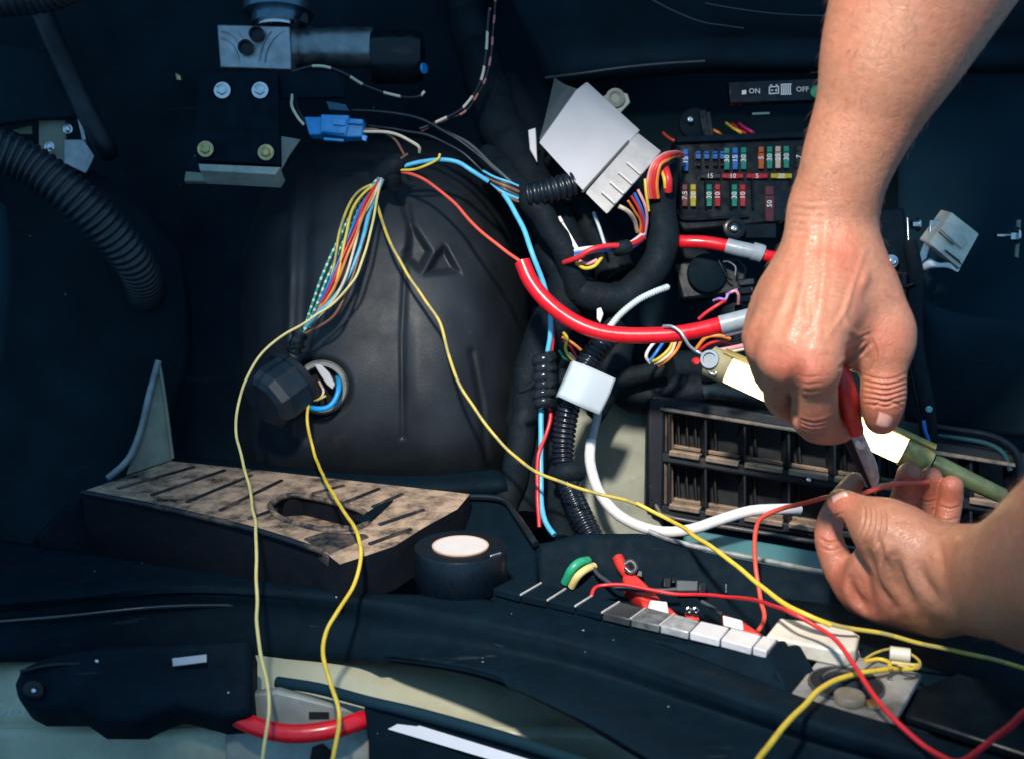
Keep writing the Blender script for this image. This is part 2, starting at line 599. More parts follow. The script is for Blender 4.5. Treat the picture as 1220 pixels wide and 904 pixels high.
tube('corrugated_hose', [(-110, 160, 0.86), (-30, 172, 0.88), (30, 193, 0.895), (85, 232, 0.905), (130, 275, 0.925), (158, 310, 0.95),
                         (171, 336, 0.985), (172, 352, 1.02), (166, 362, 1.06)], 0.0165,
     mat('hose plastic', (0.018, 0.026, 0.034), 0.36, grain=0.1, dust=0.1), n=30, rib=(0.0062, 0.24),
     label='thick black ribbed hose curving down beside the side trim', cat='hose')
tube('corrugated_hose', [(-120, 0, 0.9), (0, -6, 0.9), (60, -14, 0.9), (110, -40, 0.88)], 0.017,
     mat('hose plastic', BLACK), n=24, rib=(0.0062, 0.2), label='short piece of ribbed hose in the top corner above the cut-out panel', cat='hose')
tube('trim_post', [(-14, 250, 0.80), (-8, 300, 0.79), (-9, 360, 0.785), (-16, 430, 0.79)], 0.0125, M_NAVY, n=20,
     label='blue black rounded post at the side trim', cat='post')

# ================================================================== round liner (blower housing)
def sd_poly(px, py, poly):
    n = len(poly)
    dd = 1e18
    ins = False
    j = n - 1
    for i in range(n):
        ax, ay = poly[i]
        bx, by = poly[j]
        ex, ey = bx - ax, by - ay
        wx, wy = px - ax, py - ay
        tt = max(0, min(1, (wx * ex + wy * ey) / (ex * ex + ey * ey + 1e-9)))
        dd = min(dd, (wx - ex * tt) ** 2 + (wy - ey * tt) ** 2)
        if ((ay > py) != (by > py)) and (px < (bx - ax) * (py - ay) / (by - ay + 1e-12) + ax): ins = not ins
        j = i
    return -math.sqrt(dd) if ins else math.sqrt(dd)


def sd_line(px, py, pts):
    dd = 1e18
    for (ax, ay), (bx, by) in zip(pts[:-1], pts[1:]):
        ex, ey = bx - ax, by - ay
        wx, wy = px - ax, py - ay
        tt = max(0, min(1, (wx * ex + wy * ey) / (ex * ex + ey * ey)))
        dd = min(dd, (wx - ex * tt) ** 2 + (wy - ey * tt) ** 2)
    return math.sqrt(dd)


def sstep(a, b, x):
    t_ = max(0, min(1, (x - a) / (b - a)))
    return t_ * t_ * (3 - 2 * t_)


POLY1 = [(462, 216), (478, 222), (492, 240), (494, 266), (516, 300), (501, 327), (482, 312), (484, 270)]
POLY2 = [(517, 303), (530, 289), (551, 327), (503, 330)]


def EXPO(dy): return 2.7 + 2.3 * sstep(-120, 60, dy)


def dome_depth(px, py):
    dx, dy = px - 457, py - 405
    ax = 172 if dx < 0 else 172
    ay = 242 if dy < 0 else 210
    e = EXPO(dy)
    r = ((abs(dx) / ax) ** e + (abs(dy) / ay) ** e) ** (1 / e)
    r = min(r, 1)
    d = 1.055 - 0.145 * (1 - r ** 3.4) ** 0.60 - 0.012 * (1 - r * r)
    d -= 0.016 * max(0, (py - 300) / 280)                    # leans out at the foot
    # ribs and steps pressed into the plastic
    d -= 0.0055 * math.exp(-(sd_line(px, py, [(360, 185), (348, 260), (343, 400), (350, 520)]) / 5.0) ** 2)
    d += 0.0045 * math.exp(-(sd_line(px, py, [(375, 190), (366, 260), (362, 400), (366, 520)]) / 7) ** 2)
    d += 0.013 * sstep(1.5, -9.0, sd_poly(px, py, POLY1)) * (0.4 + 0.6 * sstep(215, 320, py))
    d += 0.012 * sstep(1.5, -9.0, sd_poly(px, py, POLY2))
    d += 0.0035 * math.exp(-(sd_line(px, py, [(484, 300), (479, 400), (480, 520)]) / 3.5) ** 2)
    d -= 0.006 * sstep(470, 500, px) * sstep(330, 420, py) * sstep(620, 560, px)
    d += 0.004 * math.exp(-(sd_line(px, py, [(562, 420), (574, 480), (580, 560)]) / 4) ** 2)
    # recess round the grommet
    d += 0.010 * sstep(40, 27, math.hypot(px - 383, py - 462))
    d += 0.0010 * mnoise.noise(Vector((px * 0.02, py * 0.02, 3)))
    return d


vs, fs = [], []
NR, NT = 150, 300
for i in range(NR + 1):
    rr = 1 - (1 - i / NR) ** 1.35
    for k in range(NT):
        g = 2 * math.pi * k / NT
        c, s_ = math.cos(g), math.sin(g)
        ay = 242 if s_ < 0 else 210
        e = EXPO(ay * s_)
        sc = rr / ((abs(c) ** e + abs(s_) ** e) ** (1 / e))
        px, py = 457 + 172 * c * sc, 405 + ay * s_ * sc
        py = min(py, 566 + 0.03 * (px - 400))
        vs.append(P(px, py, dome_depth(px, py)))
for i in range(NR):
    for k in range(NT):
        fs.append((i * NT + k, i * NT + (k + 1) % NT, (i + 1) * NT + (k + 1) % NT, (i + 1) * NT + k))
t = thing('blower_housing', 'large domed charcoal plastic housing with a pressed arrow-like recess', 'housing', (457, 575, 0.93))
mk('shell', vs, fs, M_DOME, t, angle=180)
# foot rim of the housing
loft('foot_rim', [[(205, 546, 0.975), (300, 556, 0.945), (400, 566, 0.915), (500, 570, 0.90), (596, 562, 0.905)],
                  [(207, 552, 0.97), (300, 564, 0.935), (400, 577, 0.905), (500, 584, 0.885), (604, 578, 0.89)],
                  [(208, 566, 0.985), (300, 580, 0.95), (400, 592, 0.92), (500, 598, 0.90), (604, 592, 0.905)]],
     M_PL, t, solid=-0.004, nu=40, nv=6)
tube('rim_lip', [(210, 545, 0.972), (300, 556, 0.942), (400, 568, 0.912), (500, 573, 0.895), (598, 566, 0.898)], 0.0016, M_DOME, t)
# grommet
gc = P(384, 461, 0.906)
ax = (-FWD + RIGHT * 0.12).normalized()
gt = lathe('grommet', gc + ax * 0.0, ax, [(0.0, 0.0225), (0.012, 0.0225), (0.016, 0.0205), (0.016, 0.0175), (0.010, 0.0165), (-0.002, 0.0165), (-0.002, 0.0)],
           mat('grey grommet', (0.19, 0.205, 0.185), 0.5, var=0.4, dirt=0.6), t, n=36)
lathe('grommet_hole', gc + ax * 0.003, ax, [(0, 0.0155), (0.0012, 0.0155)], mat('void black', (0.004, 0.005, 0.006), 0.9), gt, n=24)
prism('white_insert', [(374, 434, 0.886), (382, 434, 0.886), (392, 444, 0.886), (399, 458, 0.886), (396, 464, 0.886), (389, 458, 0.886), (381, 446, 0.886)],
      0.004, M_WHITE, gt)

t = thing('rubber_plug', 'black faceted rubber plug pulled out of the grey grommet', 'plug', (335, 505, 0.88))
ax = (P(312, 482, 0.868) - P(352, 452, 0.890)).normalized()
lathe('body', P(349, 455, 0.892), ax, [(-0.001, 0.024), (0.003, 0.0265), (0.024, 0.0275), (0.031, 0.025), (0.034, 0.020), (0.034, 0.002)],
      mat('plug rubber', (0.006, 0.015, 0.025), 0.4, grain=0.15), t, n=9, smooth=True, angle=20)
lathe('flange', P(350, 454, 0.893), ax, [(-0.003, 0.0245), (0.0, 0.0282), (0.002, 0.0282), (0.004, 0.0262)], M_RUB, t, n=28)
t = thing('cable_gland', 'small black shiny gland where the colourful wires enter the plug', 'cable gland', (353, 412, 0.875))
tube('collar', [(358, 396, 0.873), (354, 408, 0.873), (351, 420, 0.876)], 0.0058, mat('shiny black', (0.012, 0.016, 0.02), 0.15), t, n=12)
tube('ring', [(357.5, 398, 0.872), (356, 402, 0.872)], 0.0068, M_GL, t, n=14)
tube('ring', [(354.5, 409, 0.872), (353, 413, 0.872)], 0.0068, M_GL, t, n=14)
tube('ring', [(351.5, 417, 0.874), (350.5, 420, 0.874)], 0.0068, M_GL, t, n=14)

# ================================================================== dusty tray
t = thing('dusty_tray', 'ribbed black tray thick with tan dust and an oblong pocket', 'tray', (300, 680, 0.78))
ZT = 0.030
top = [(204, 549), (330, 562), (470, 578), (560, 588), (545, 606), (505, 628), (470, 650), (405, 672), (384, 655),
       (300, 628), (200, 604), (98, 585)]
hole = [(322, 601), (336, 592), (360, 590), (420, 604), (440, 617), (424, 629), (388, 631), (350, 622), (330, 614)]
bm = bmesh.new()
ov = [bm.verts.new(G(x, y, ZT)) for x, y in top]
hv = [bm.verts.new(G(x, y, ZT)) for x, y in hole]
es = [bm.edges.new((ov[i], ov[(i + 1) % len(ov)])) for i in range(len(ov))]
es += [bm.edges.new((hv[i], hv[(i + 1) % len(hv)])) for i in range(len(hv))]
bmesh.ops.triangle_fill(bm, use_beauty=True, edges=es)
bmesh.ops.recalc_face_normals(bm, faces=bm.faces)
bm.verts.index_update()
vs = [v.co.copy() for v in bm.verts]
fs = [tuple(v.index for v in f.verts) for f in bm.faces]
bm.free()
n_o, n_h = len(top), len(hole)
base = len(vs)
vs += [v + Vector((0, 0, -0.031 if top[i][0] > 330 else -0.065)) for i, v in enumerate(vs[:n_o])]
fs += [(i, (i + 1) % n_o, base + (i + 1) % n_o, base + i) for i in range(n_o)]
b2 = len(vs)
vs += [v + Vector((0, 0.001, -0.016)) for v in vs[n_o:n_o + n_h]]
fs += [(n_o + i, n_o + (i + 1) % n_h, b2 + (i + 1) % n_h, b2 + i) for i in range(n_h)]
fs.append(tuple(b2 + i for i in range(n_h)))
tt = mk('top', vs, fs, M_TRAY, t, smooth=True, angle=30)
# thin raised ribs across the tray
ribs = [((140, 582), (232, 556)), ((180, 590), (268, 560)), ((222, 598), (300, 566)), ((262, 608), (336, 572)), ((296, 618), (330, 606)),
        ((372, 588), (410, 578)), ((412, 598), (452, 582)), ((444, 604), (480, 588)), ((452, 625), (505, 607)), ((440, 648), (490, 630))]
for a, b in ribs:
    bar('rib', G(*a, ZT + 0.0004), G(*b, ZT + 0.0004), 0.0022, 0.0030, mat('rib plastic', BLACK, 0.5, dust=0.3), t, upv=(0, 0, 1), bevel=0.0005)
rim = [G(x, y, ZT + 0.001) for x, y in hole + hole[:2]]
tube('pocket_rim', rim, 0.0022, mat('pocket rim', (0.018, 0.02, 0.024), 0.5, dust=0.5, dscale=60), t)
prism('catch', [G(440, 622, ZT + .002), G(470, 594, ZT + .002), G(452, 600, ZT + .006), G(424, 618, ZT + .006)], 0.006, M_PL, t)
prism('clip_step', [G(360, 640, ZT + .001), G(384, 632, ZT + .004), G(436, 634, ZT + .002), G(442, 640, ZT), G(392, 662, ZT)], 0.010, M_PLD, t, bevel=0.002)
tube('front_lip', [G(98, 586, ZT), G(200, 606, ZT), G(300, 630, ZT), G(386, 657, ZT)], 0.0022, M_PLD, t)

# ================================================================== foreground sill trim
A = [(-330, 618), (-100, 634), (60, 656), (210, 681), (400, 708), (560, 716), (700, 742), (820, 784), (960, 838), (1100, 880), (1300, 945), (1600, 1050)]
R0 = [(-330, 712), (-100, 717), (60, 708), (210, 698), (400, 712), (560, 738), (700, 768), (820, 808), (960, 856), (1100, 898), (1300, 962), (1600, 1066)]
R1 = [(-330, 730), (-100, 726), (60, 714), (210, 704), (400, 718), (560, 746), (700, 778), (820, 818), (960, 866), (1100, 906), (1300, 970), (1600, 1074)]
R2 = [(-330, 752), (-100, 752), (60, 738), (210, 724), (400, 738), (560, 772), (700, 806), (820, 846), (960, 892), (1100, 930), (1300, 992), (1600, 1094)]
B = [(-330, 800), (-100, 786), (60, 782), (210, 784), (400, 784), (480, 788), (580, 806), (680, 848), (780, 905), (900, 970), (1100, 1075), (1400, 1220)]
rows = [[G(x, y, 0.002) for x, y in A], [G(x, y, 0.003) for x, y in R0], [G(x, y, 0.0) for x, y in R1],
        [G(x, y, -0.012) for x, y in R2]]
rows.append([P(x, y, (rows[3][i] - CAM).dot(FWD) - 0.004) for i, (x, y) in enumerate(B)])
rows.append([p + Vector((0, 0.05, -0.004)) for p in rows[4]])
t = thing('sill_trim', 'long black curved sill trim sweeping across the foreground', 'trim', (430, 790, 0.66))
loft('cover', rows, M_PL, t, solid=-0.003, nu=110, nv=7)
tube('bead', [G(x, y, 0.0035) for x, y in [(-330, 713), (-100, 718), (60, 709), (210, 699), (400, 712), (520, 730)]], 0.0016, M_BEAD, t)
tube('bead', [G(x, y, -0.008) for x, y in [(-330, 747), (-100, 745), (60, 735), (200, 722), (330, 722), (430, 733)]], 0.0014, M_BEAD, t)
tube('bead', [G(x, y, 0.003) for x, y in [(560, 738), (700, 769), (830, 812), (960, 857), (1100, 899), (1300, 962)]], 0.0013,
     mat('edge highlight', (0.26, 0.27, 0.28), 0.35, var=0.95, vscale=70), t)  # bright highlight along the ridge, painted into the bead colour
# ---- segmented tread strip with its end block
t = thing('tread_strip', 'row of small rectangular tread tiles along the sill with black end block', 'tread strip', (760, 760, 0.66))
fx = [588, 620, 652, 685, 717, 751, 786, 821, 858, 896, 914]
fy = [700.5, 708.5, 715, 722, 729.5, 737, 744.5, 752.5, 761, 770.5, 775]
bx = [614, 645, 674, 705, 738, 769, 803, 834, 870, 908, 927]
by = [687, 694, 701, 709.5, 716.5, 724, 731, 739, 747, 756.5, 760.5]
ZS = 0.016
tcol = [M_PL, M_PL, M_PL, M_PL, mat('tile faint glare', (0.035, 0.04, 0.042), 0.4, var=0.5, dirt=0.3),  # tiles get paler rightward: lamp glare put into their base colour
        mat('tile mid glare', (0.13, 0.14, 0.14), 0.4, var=0.7, vscale=160, dirt=0.5),
        mat('tile bright glare', (0.36, 0.37, 0.38), 0.35, 0.2, var=0.5, vscale=160, dirt=0.35), mat('tile full glare', (0.62, 0.62, 0.64), 0.35, 0.1, var=0.12, vscale=90, dirt=0.15)]
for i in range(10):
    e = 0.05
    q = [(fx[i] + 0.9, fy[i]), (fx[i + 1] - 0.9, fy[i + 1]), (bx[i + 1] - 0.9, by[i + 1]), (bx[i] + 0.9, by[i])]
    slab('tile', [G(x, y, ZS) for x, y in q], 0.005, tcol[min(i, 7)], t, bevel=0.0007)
for i in range(1, 7):
    bar('joint', G(fx[i], fy[i], ZS + 0.0002), G(bx[i], by[i], ZS + 0.0002), 0.0012, 0.0010, mat('tile edge glint', (0.6, 0.6, 0.58), 0.4, 0.3), t, upv=(0, 0, 1), bevel=0.0002)  # light caught by the tile edges, painted as pale strips
front = [G(x, y, ZS - 0.001) for x, y in zip(fx, fy)]
low = [P(560, 722, 0.70), P(700, 760, 0.655), P(800, 800, 0.625)]
mk('front_wall', front + [front[-1] + Vector((0.004, -0.004, -0.045)), front[5] + Vector((0, -0.006, -0.05)), front[0] + Vector((0, -0.006, -0.05))]
   + [G(x, y + 0.5, ZS - 0.003) for x, y in zip(bx, by)] + [G(bx[-1], by[-1], ZS) + Vector((0, 0, -0.05)), G(bx[0], by[0], ZS) + Vector((0, 0, -0.05))],
   [tuple(range(11)) + (11, 12, 13), tuple(range(24, 13, -1)) + (26, 25), tuple(range(0, 11)) + tuple(range(24, 13, -1)), (10, 24, 25, 11), (0, 13, 26, 14)], M_PL, t, smooth=False)
prism('end_block', [(914, 775, 0.610), (936, 762, 0.622), (943, 772, 0.618), (952, 764, 0.622), (972, 800, 0.606), (946, 834, 0.588), (930, 806, 0.594)], 0.05, M_PL, t, bevel=0.0012, back=(-0.6, 0.55, -0.3))
prism('end_face', [(590, 703, 0.713), (752, 739, 0.658), (914, 776, 0.607), (946, 835, 0.585), (800, 800, 0.612), (680, 765, 0.655), (560, 735, 0.700)], 0.010, M_PL, t, bevel=0.0008)
prism('wedge_plate', [G(868, 808, 0.006), G(862, 824, 0.003), G(938, 838, 0.003), G(944, 834, 0.006)], 0.004, M_GL, t)

# ---- roll of tape
t = thing('tape_roll', 'roll of black electrical tape with a white paper core on the sill', 'tape', G(549, 694, 0.003))
pb = G(549, 695, 0.004)
rT = 54 * 0.742 / F
lathe('roll', pb, (0, 0, 1), [(0, rT * 0.97), (0.001, rT), (0.0255, rT), (0.0268, rT * 0.98), (0.0268, rT * 0.64), (0.0268, rT * 0.60)], M_VINYL, t, n=64, angle=60)
lathe('core_ring', pb + Vector((0, 0, 0.0262)), (0, 0, 1), [(0, rT * 0.61), (0.0014, rT * 0.61), (0.0014, rT * 0.575), (0, rT * 0.575)],
      mat('brown paper core', (0.55, 0.36, 0.25), 0.8), t, n=48)
lathe('core_disc', pb + Vector((0, 0, 0.026)), (0, 0, 1), [(0, rT * 0.58), (0.0013, rT * 0.578), (0.0013, 0)], M_PAPER, t, n=48)
t = thing('wheel_knob', 'small dark push pin lying in front of the tape roll', 'pin', G(590, 662, 0.02))
bar('pin', G(584, 662, 0.031), G(597, 658, 0.031), 0.0012, 0.0012, M_STEELW, t)

# ---- tunnel trim beside the tape roll
t = thing('tunnel_trim', 'black folded trim with a glossy bent edge behind tape roll', 'trim', (620, 690, 0.80))
prism('riser', [(560, 592, 0.86), (605, 596, 0.85), (640, 648, 0.80), (640, 712, 0.75), (560, 712, 0.75), (545, 640, 0.82)], 0.015, M_PL, t, bevel=0.003)
tube('edge_bead', [(556, 592, 0.856), (580, 592, 0.85), (602, 596, 0.842), (614, 612, 0.825), (630, 636, 0.80), (638, 648, 0.79)], 0.0026, M_BEAD, t, n=14)
# ---- channel at the right behind the tread strip
t = thing('cable_channel', 'deep black cable channel with a raised rear lip behind tread tiles', 'channel', (860, 740, 0.78))
lipx = [(640, 652), (664, 648), (690, 641), (740, 640), (772, 641), (800, 652), (840, 662), (920, 678), (1000, 694), (1140, 720), (1320, 760)]
def lipd(x): return 0.80 - 0.00012 * (x - 640)
loft('rear_wall', [[P(x, y, lipd(x)) for x, y in lipx], [P(x, y + 8, lipd(x) - 0.004) for x, y in lipx], [P(x, y + 60, lipd(x) - 0.02) for x, y in lipx],
                   [P(x, y + 120, lipd(x) - 0.06) for x, y in lipx]], M_PL, t, solid=-0.004, nu=70, nv=5)
tube('rear_lip_or_highlight', [P(x, y + 1, lipd(x) - 0.002) for x, y in lipx], 0.0027, M_BEAD, t, n=12)
tube('rear_lip_or_highlight', [P(x, y - 9, lipd(x) + 0.012) for x, y in lipx[4:]], 0.002, mat('edge highlight', BLACK), t, n=10)  # highlight on the lip, painted as a paler strip
loft('base', [[(600, 700, 0.77), (900, 760, 0.73), (1300, 860, 0.68)], [(600, 760, 0.72), (900, 830, 0.68), (1300, 930, 0.62)],
              [(600, 860, 0.72), (900, 930, 0.66), (1300, 1030, 0.60)]], M_PL, t, solid=-0.004, nu=30, nv=6)
mk('end_floor', [G(930, 700, -0.02), G(1400, 800, -0.02), G(1500, 960, -0.02), G(960, 850, -0.012)], [(0, 1, 2, 3)], M_PL, t, solid=0.004)
t = thing('scuff_plate', 'flat black plate lying beside the steel latch plate', 'plate', (1130, 860, 0.6))
slab('plate', [G(1045, 840, -0.004), G(1140, 800, -0.004), G(1330, 850, -0.004), G(1230, 900, -0.004)], 0.006, M_GL, t, bevel=0.002)

# ---- teal / sage panel strips behind the channel
o = prism('painted_panel', [(640, 452, 0.985), (786, 440, 0.985), (800, 470, 0.985), (790, 640, 0.955), (770, 655, 0.94), (690, 652, 0.94), (640, 600, 0.96)], 0.006, M_SAGED, None, bevel=0.002)
tag(o, 'dull sage green painted panel behind the white cable', 'panel')
o = prism('painted_panel', [(815, 628, 0.90), (1010, 662, 0.885), (1260, 700, 0.87), (1260, 760, 0.86), (1010, 700, 0.87), (815, 662, 0.885)], 0.006, M_TEAL, None, bevel=0.002)
tag(o, 'teal painted strip running below the vent grille', 'panel')

# ================================================================== vent grille
t = thing('vent_grille', 'two-row black vent grille with tan dust on its ledges', 'vent', (900, 640, 0.92))
def vd(x): return 0.945 - 0.00016 * (x - 770)
def VP(x, y, dd=0.0): return P(x, y, vd(x) + dd)
slope = lambda x: 0.165 * (x - 790)
bars_y = [478, 543, 606]
XE = 1216
prism('back_plate', [VP(775, 470, .035), VP(XE + 10, 470 + slope(XE), .035), VP(XE + 10, 622 + slope(XE) * .9, .035), VP(775, 612, .035)], 0.004, mat('grille back', (0.006, 0.009, 0.013), 0.8), t)
for k, y0 in enumerate(bars_y):
    a, b = VP(776, y0 - 2, .004), VP(XE, y0 + slope(XE) * (1 - .06 * k), .004)
    bar('rail', a, b, 0.010, 0.014, M_DIVID, t, bevel=0.002)
bar('rail', VP(786, 486, -.004), VP(XE, 486 + slope(XE) * .98, -.004), 0.0035, 0.006, mat('rail edge', (0.06, 0.06, 0.058), 0.4, dust=0.5), t, bevel=0.001)
divx = [795, 838, 884, 936, 990, 1042, 1096, 1150, 1204]
for k in (0, 1):
    ya, yb = bars_y[k] + 3, bars_y[k + 1] - 3
    for i, x in enumerate(divx):
        bar('divider', VP(x, ya + slope(x), .010), VP(x, yb + slope(x) * .96, .010), 0.024, 0.0024, M_DIVID, t, upv=FWD, bevel=0.0006)
    for i in range(len(divx) - 1):
        x0, x1 = divx[i] + 4, divx[i + 1] - 3
        bar('ledge', VP(x0, yb - 3 + slope(x0) * .96, .002), VP(x1, yb - 3 + slope(x1) * .96, .000), 0.0046, 0.020, M_LEDGE, t, bevel=0.0008)
        bar('ledge', VP(x0, yb - 11 + slope(x0) * .96, .020), VP(x1, yb - 11 + slope(x1) * .96, .020), 0.0030, 0.012, M_LEDGE, t, bevel=0.0005)
        for q in range(3 if i == 0 else 1):             # fine vanes deep in each cell
            xx = x0 + (x1 - x0) * (q + .7) / 3.6
            bar('vane', VP(xx, ya + 4 + slope(xx), .024), VP(xx + 3, yb - 10 + slope(xx) * .96, .024), 0.010, 0.0012,
                mat('vane', (0.005, 0.008, 0.011), 0.7, dust=0.12, dscale=70), t, upv=FWD, bevel=0)
    prism('end_cheek', [VP(792, ya + 6, .000), VP(802, ya + 10, .012), VP(803, yb - 4, .012), VP(790, yb, .0)], 0.003, M_LEDGE, t, bevel=0.0005)
bar('end_post', VP(781, 474, .003), VP(779, 606, .003), 0.016, 0.016, M_DIVID, t, bevel=0.003, upv=RIGHT)
tube('lower_lip', [VP(778, 590), VP(784, 606, -.004), VP(800, 616, -.006), VP(900, 633, -.006), VP(1000, 650, -.006), VP(1200, 684, -.006)], 0.0022,
     mat('lip edge', (0.05, 0.055, 0.06), 0.35, dust=0.3), t, n=10)
tube('outer_frame', [VP(1096, 506, -.006), VP(1140, 512, -.006), VP(1180, 519, -.006), VP(1204, 532, -.006), VP(1214, 550, -.006), VP(1216, 600, -.004)], 0.0034, M_GL, t, n=14)
tube('outer_frame', [VP(1096, 515, -.004), VP(1140, 521, -.004), VP(1176, 528, -.004), VP(1196, 540, -.004), VP(1204, 560, -.004)], 0.0022, mat('teal gloss plastic', (0.02, 0.07, 0.085), 0.25), t, n=12)
bolt(t, VP(963, 571, -.006), 0.0022, M_BOLT, washer=False, name='rivet')
o = prism('duct_edge', [(800, 452, 0.965), (1010, 470, 0.93), (1010, 492, 0.925), (846, 472, 0.95), (806, 480, 0.955)], 0.02, mat('duct', (0.02, 0.032, 0.036), 0.3, var=0.5), None, bevel=0.004)
tag(o, 'dark glossy duct edge right above the vent grille', 'duct')

# ---- right hand dash panel
t = thing('glovebox_panel', 'smooth dark panel with a highlight painted on its upper edge at the vent grille', 'panel', (1160, 500, 0.90))
loft('face', [[(1084, 352, 0.93), (1110, 372, 0.915), (1150, 384, 0.905), (1200, 390, 0.895), (1300, 396, 0.88), (1500, 400, 0.86)],
              [(1084, 365, 0.925), (1110, 385, 0.908), (1150, 396, 0.898), (1200, 402, 0.888), (1300, 410, 0.872), (1500, 412, 0.85)],
              [(1084, 440, 0.93), (1110, 440, 0.915), (1150, 450, 0.903), (1200, 455, 0.893), (1300, 460, 0.88), (1500, 462, 0.86)],
              [(1080, 498, 0.94), (1110, 502, 0.93), (1150, 508, 0.92), (1200, 514, 0.91), (1300, 520, 0.89), (1500, 530, 0.87)]],
     M_WALL, t, solid=-0.008, nu=40, nv=8)
tube('edge', [(1088, 356, 0.924), (1110, 372, 0.912), (1150, 384, 0.902), (1200, 390, 0.892), (1300, 396, 0.877)], 0.0012, mat('edge highlight', BLACK), t)  # highlight of the panel edge, put in by a pale colour
o = loft('dash_underside', [[(1070, 40, 1.04), (1220, 40, 1.0), (1450, 40, 0.95)], [(1070, 200, 1.05), (1220, 200, 1.02), (1450, 200, 0.96)],
                            [(1070, 330, 1.03), (1220, 330, 0.97), (1450, 330, 0.92)], [(1070, 392, 0.98), (1220, 395, 0.925), (1450, 400, 0.88)]], M_NAVY, solid=-0.006, nu=24, nv=8)
tag(o, 'dark blue painted metal panel behind the cream connector', 'panel')

# ---- dashboard shell across the top
o = loft('dashboard_shell', [[(560, -160, 0.93), (700, -160, 0.92), (850, -160, 0.91), (1000, -160, 0.90), (1500, -160, 0.86)],
                             [(610, -10, 0.99), (700, -10, 0.97), (850, -6, 0.96), (1000, 0, 0.95), (1500, 0, 0.9)],
                             [(640, 60, 1.02), (700, 55, 1.0), (850, 45, 0.99), (1000, 45, 0.98), (1500, 45, 0.92)],
                             [(652, 93, 1.03), (700, 86, 1.01), (790, 76, 1.0), (900, 72, 0.99), (1500, 75, 0.95)],
                             [(654, 98, 1.06), (700, 94, 1.06), (790, 84, 1.05), (900, 80, 1.05), (1500, 84, 1.0)]], M_WALL, solid=-0.006, nu=50, nv=8)
tag(o, 'dark curved dashboard underside above the fuse box', 'dashboard')
tube('dash_seam_or_highlight', [(770, -4, 0.955), (800, 12, 0.955), (835, 26, 0.958), (865, 31, 0.965), (886, 34, 0.97)], 0.0009, mat('seam edge', (0.03, 0.042, 0.055), 0.5), label='thin pale seam curving along the dashboard underside', cat='seam')
tube('dash_seam_or_highlight', [(840, 4, 0.945), (880, 11, 0.945), (930, 17, 0.945), (985, 19, 0.945), (1060, 18, 0.93)], 0.0007, mat('seam edge', BLACK), label='thin highlight painted along dashboard seam behind the forearm', cat='seam')  # thin line of light on the dashboard, drawn as a paler tube
o = tube('dash_edge', [(650, 93, 1.012), (690, 88, 0.996), (740, 81, 0.988), (790, 76, 0.985), (840, 73, 0.98)], 0.0013, mat('seam edge', BLACK), label='pale lower lip of dashboard above white control module', cat='trim')

# ================================================================== upper left pump and bracket
t = thing('aluminium_valve_block', 'machined aluminium valve block with a cylinder on top and black coil cap', 'valve block', (330, 85, 0.95))
prism('block', [(258, 29, 0.945), (345, 31, 0.940), (347, 84, 0.940), (262, 81, 0.945)], 0.040, M_ALU, t, bevel=0.0015)
for (ax_, ay_, r_) in ((258, 95, 22), (258, 95, 27), (258, 95, 33), (346, 95, 27), (346, 95, 33)):
    pts = []
    for k in range(9):
        g = math.radians(-88 + k * 11) if ax_ < 300 else math.radians(-92 - k * 11)
        pts.append((ax_ + r_ * 1.1 * math.cos(g) + (4 if ax_ < 300 else -2), ay_ - 12 + r_ * 1.7 * math.sin(g), 0.9435 if ax_ < 300 else 0.9405))
    tube('tool_mark', [p for p in pts if 32 < p[1] < 80 and 262 < p[0] < 343] if len([p for p in pts if 32 < p[1] < 80 and 262 < p[0] < 343]) > 2 else pts[3:6], 0.0005, M_ALU, t, n=6)
for q in ((306, 41, 0.9395), (293, 57, 0.941)):
    lathe('port', q, -FWD, [(0, 0.0068), (0.003, 0.0066), (0.003, 0.005), (0.0005, 0.0045), (0.0005, 0)], M_GL, t, n=20)
lathe('top_cylinder', P(332, 14, 0.955), UP, [(-0.012, 0.0235), (-0.002, 0.0235), (-0.002, 0.031), (0.03, 0.031), (0.03, 0.01)], mat('blue tinted steel', (0.09, 0.16, 0.21), 0.3, 0.8, var=0.3), t, n=40)
lathe('neck', P(332, 32, 0.955), UP, [(-0.002, 0.020), (0.012, 0.020)], M_BOLT, t, n=36)
lathe('screw', P(361, 28, 0.94), UP + RIGHT * .3, [(0, 0.005), (0.004, 0.0055), (0.008, 0.004), (0.009, 0.0)], M_GL, t, n=16)
lathe('barrel', P(346, 57, 0.962), RIGHT, [(0, 0.0185), (0.006, 0.0185), (0.010, 0.0165), (0.016, 0.0185), (0.022, 0.0165), (0.030, 0.0165), (0.034, 0.0175), (0.074, 0.0175), (0.074, 0.0)],
      mat('dull steel', (0.22, 0.25, 0.26), 0.4, 0.9, var=0.4), t, n=36)
lathe('coil_cap', P(444, 68, 0.962), RIGHT, [(0, 0.0225), (0.002, 0.0235), (0.036, 0.0235), (0.044, 0.021), (0.046, 0.015), (0.046, 0.0)], M_GL, t, n=36)
lathe('indicator', P(504, 82, 0.942), (RIGHT - FWD * .5).normalized(), [(0, 0.0048), (0.002, 0.0045), (0.0022, 0)], M_BLUE, t, n=16)
t = thing('mounting_bracket', 'matte black bracket plate held by two silver and two brass bolts', 'bracket', (285, 205, 0.93))
prism('arm', [(254, 83, 0.935), (411, 85, 0.925), (411, 116, 0.925), (330, 118, 0.93), (254, 117, 0.935)], 0.004, M_PL, t)
prism('plate', [(237, 84, 0.932), (331, 86, 0.927), (334, 192, 0.918), (330, 198, 0.918), (238, 192, 0.922), (232, 184, 0.922)], 0.005, M_PL, t)
prism('foot', [(230, 155, 0.919), (333, 156, 0.915), (334, 197, 0.912), (236, 191, 0.914)], 0.006, M_PL, t)
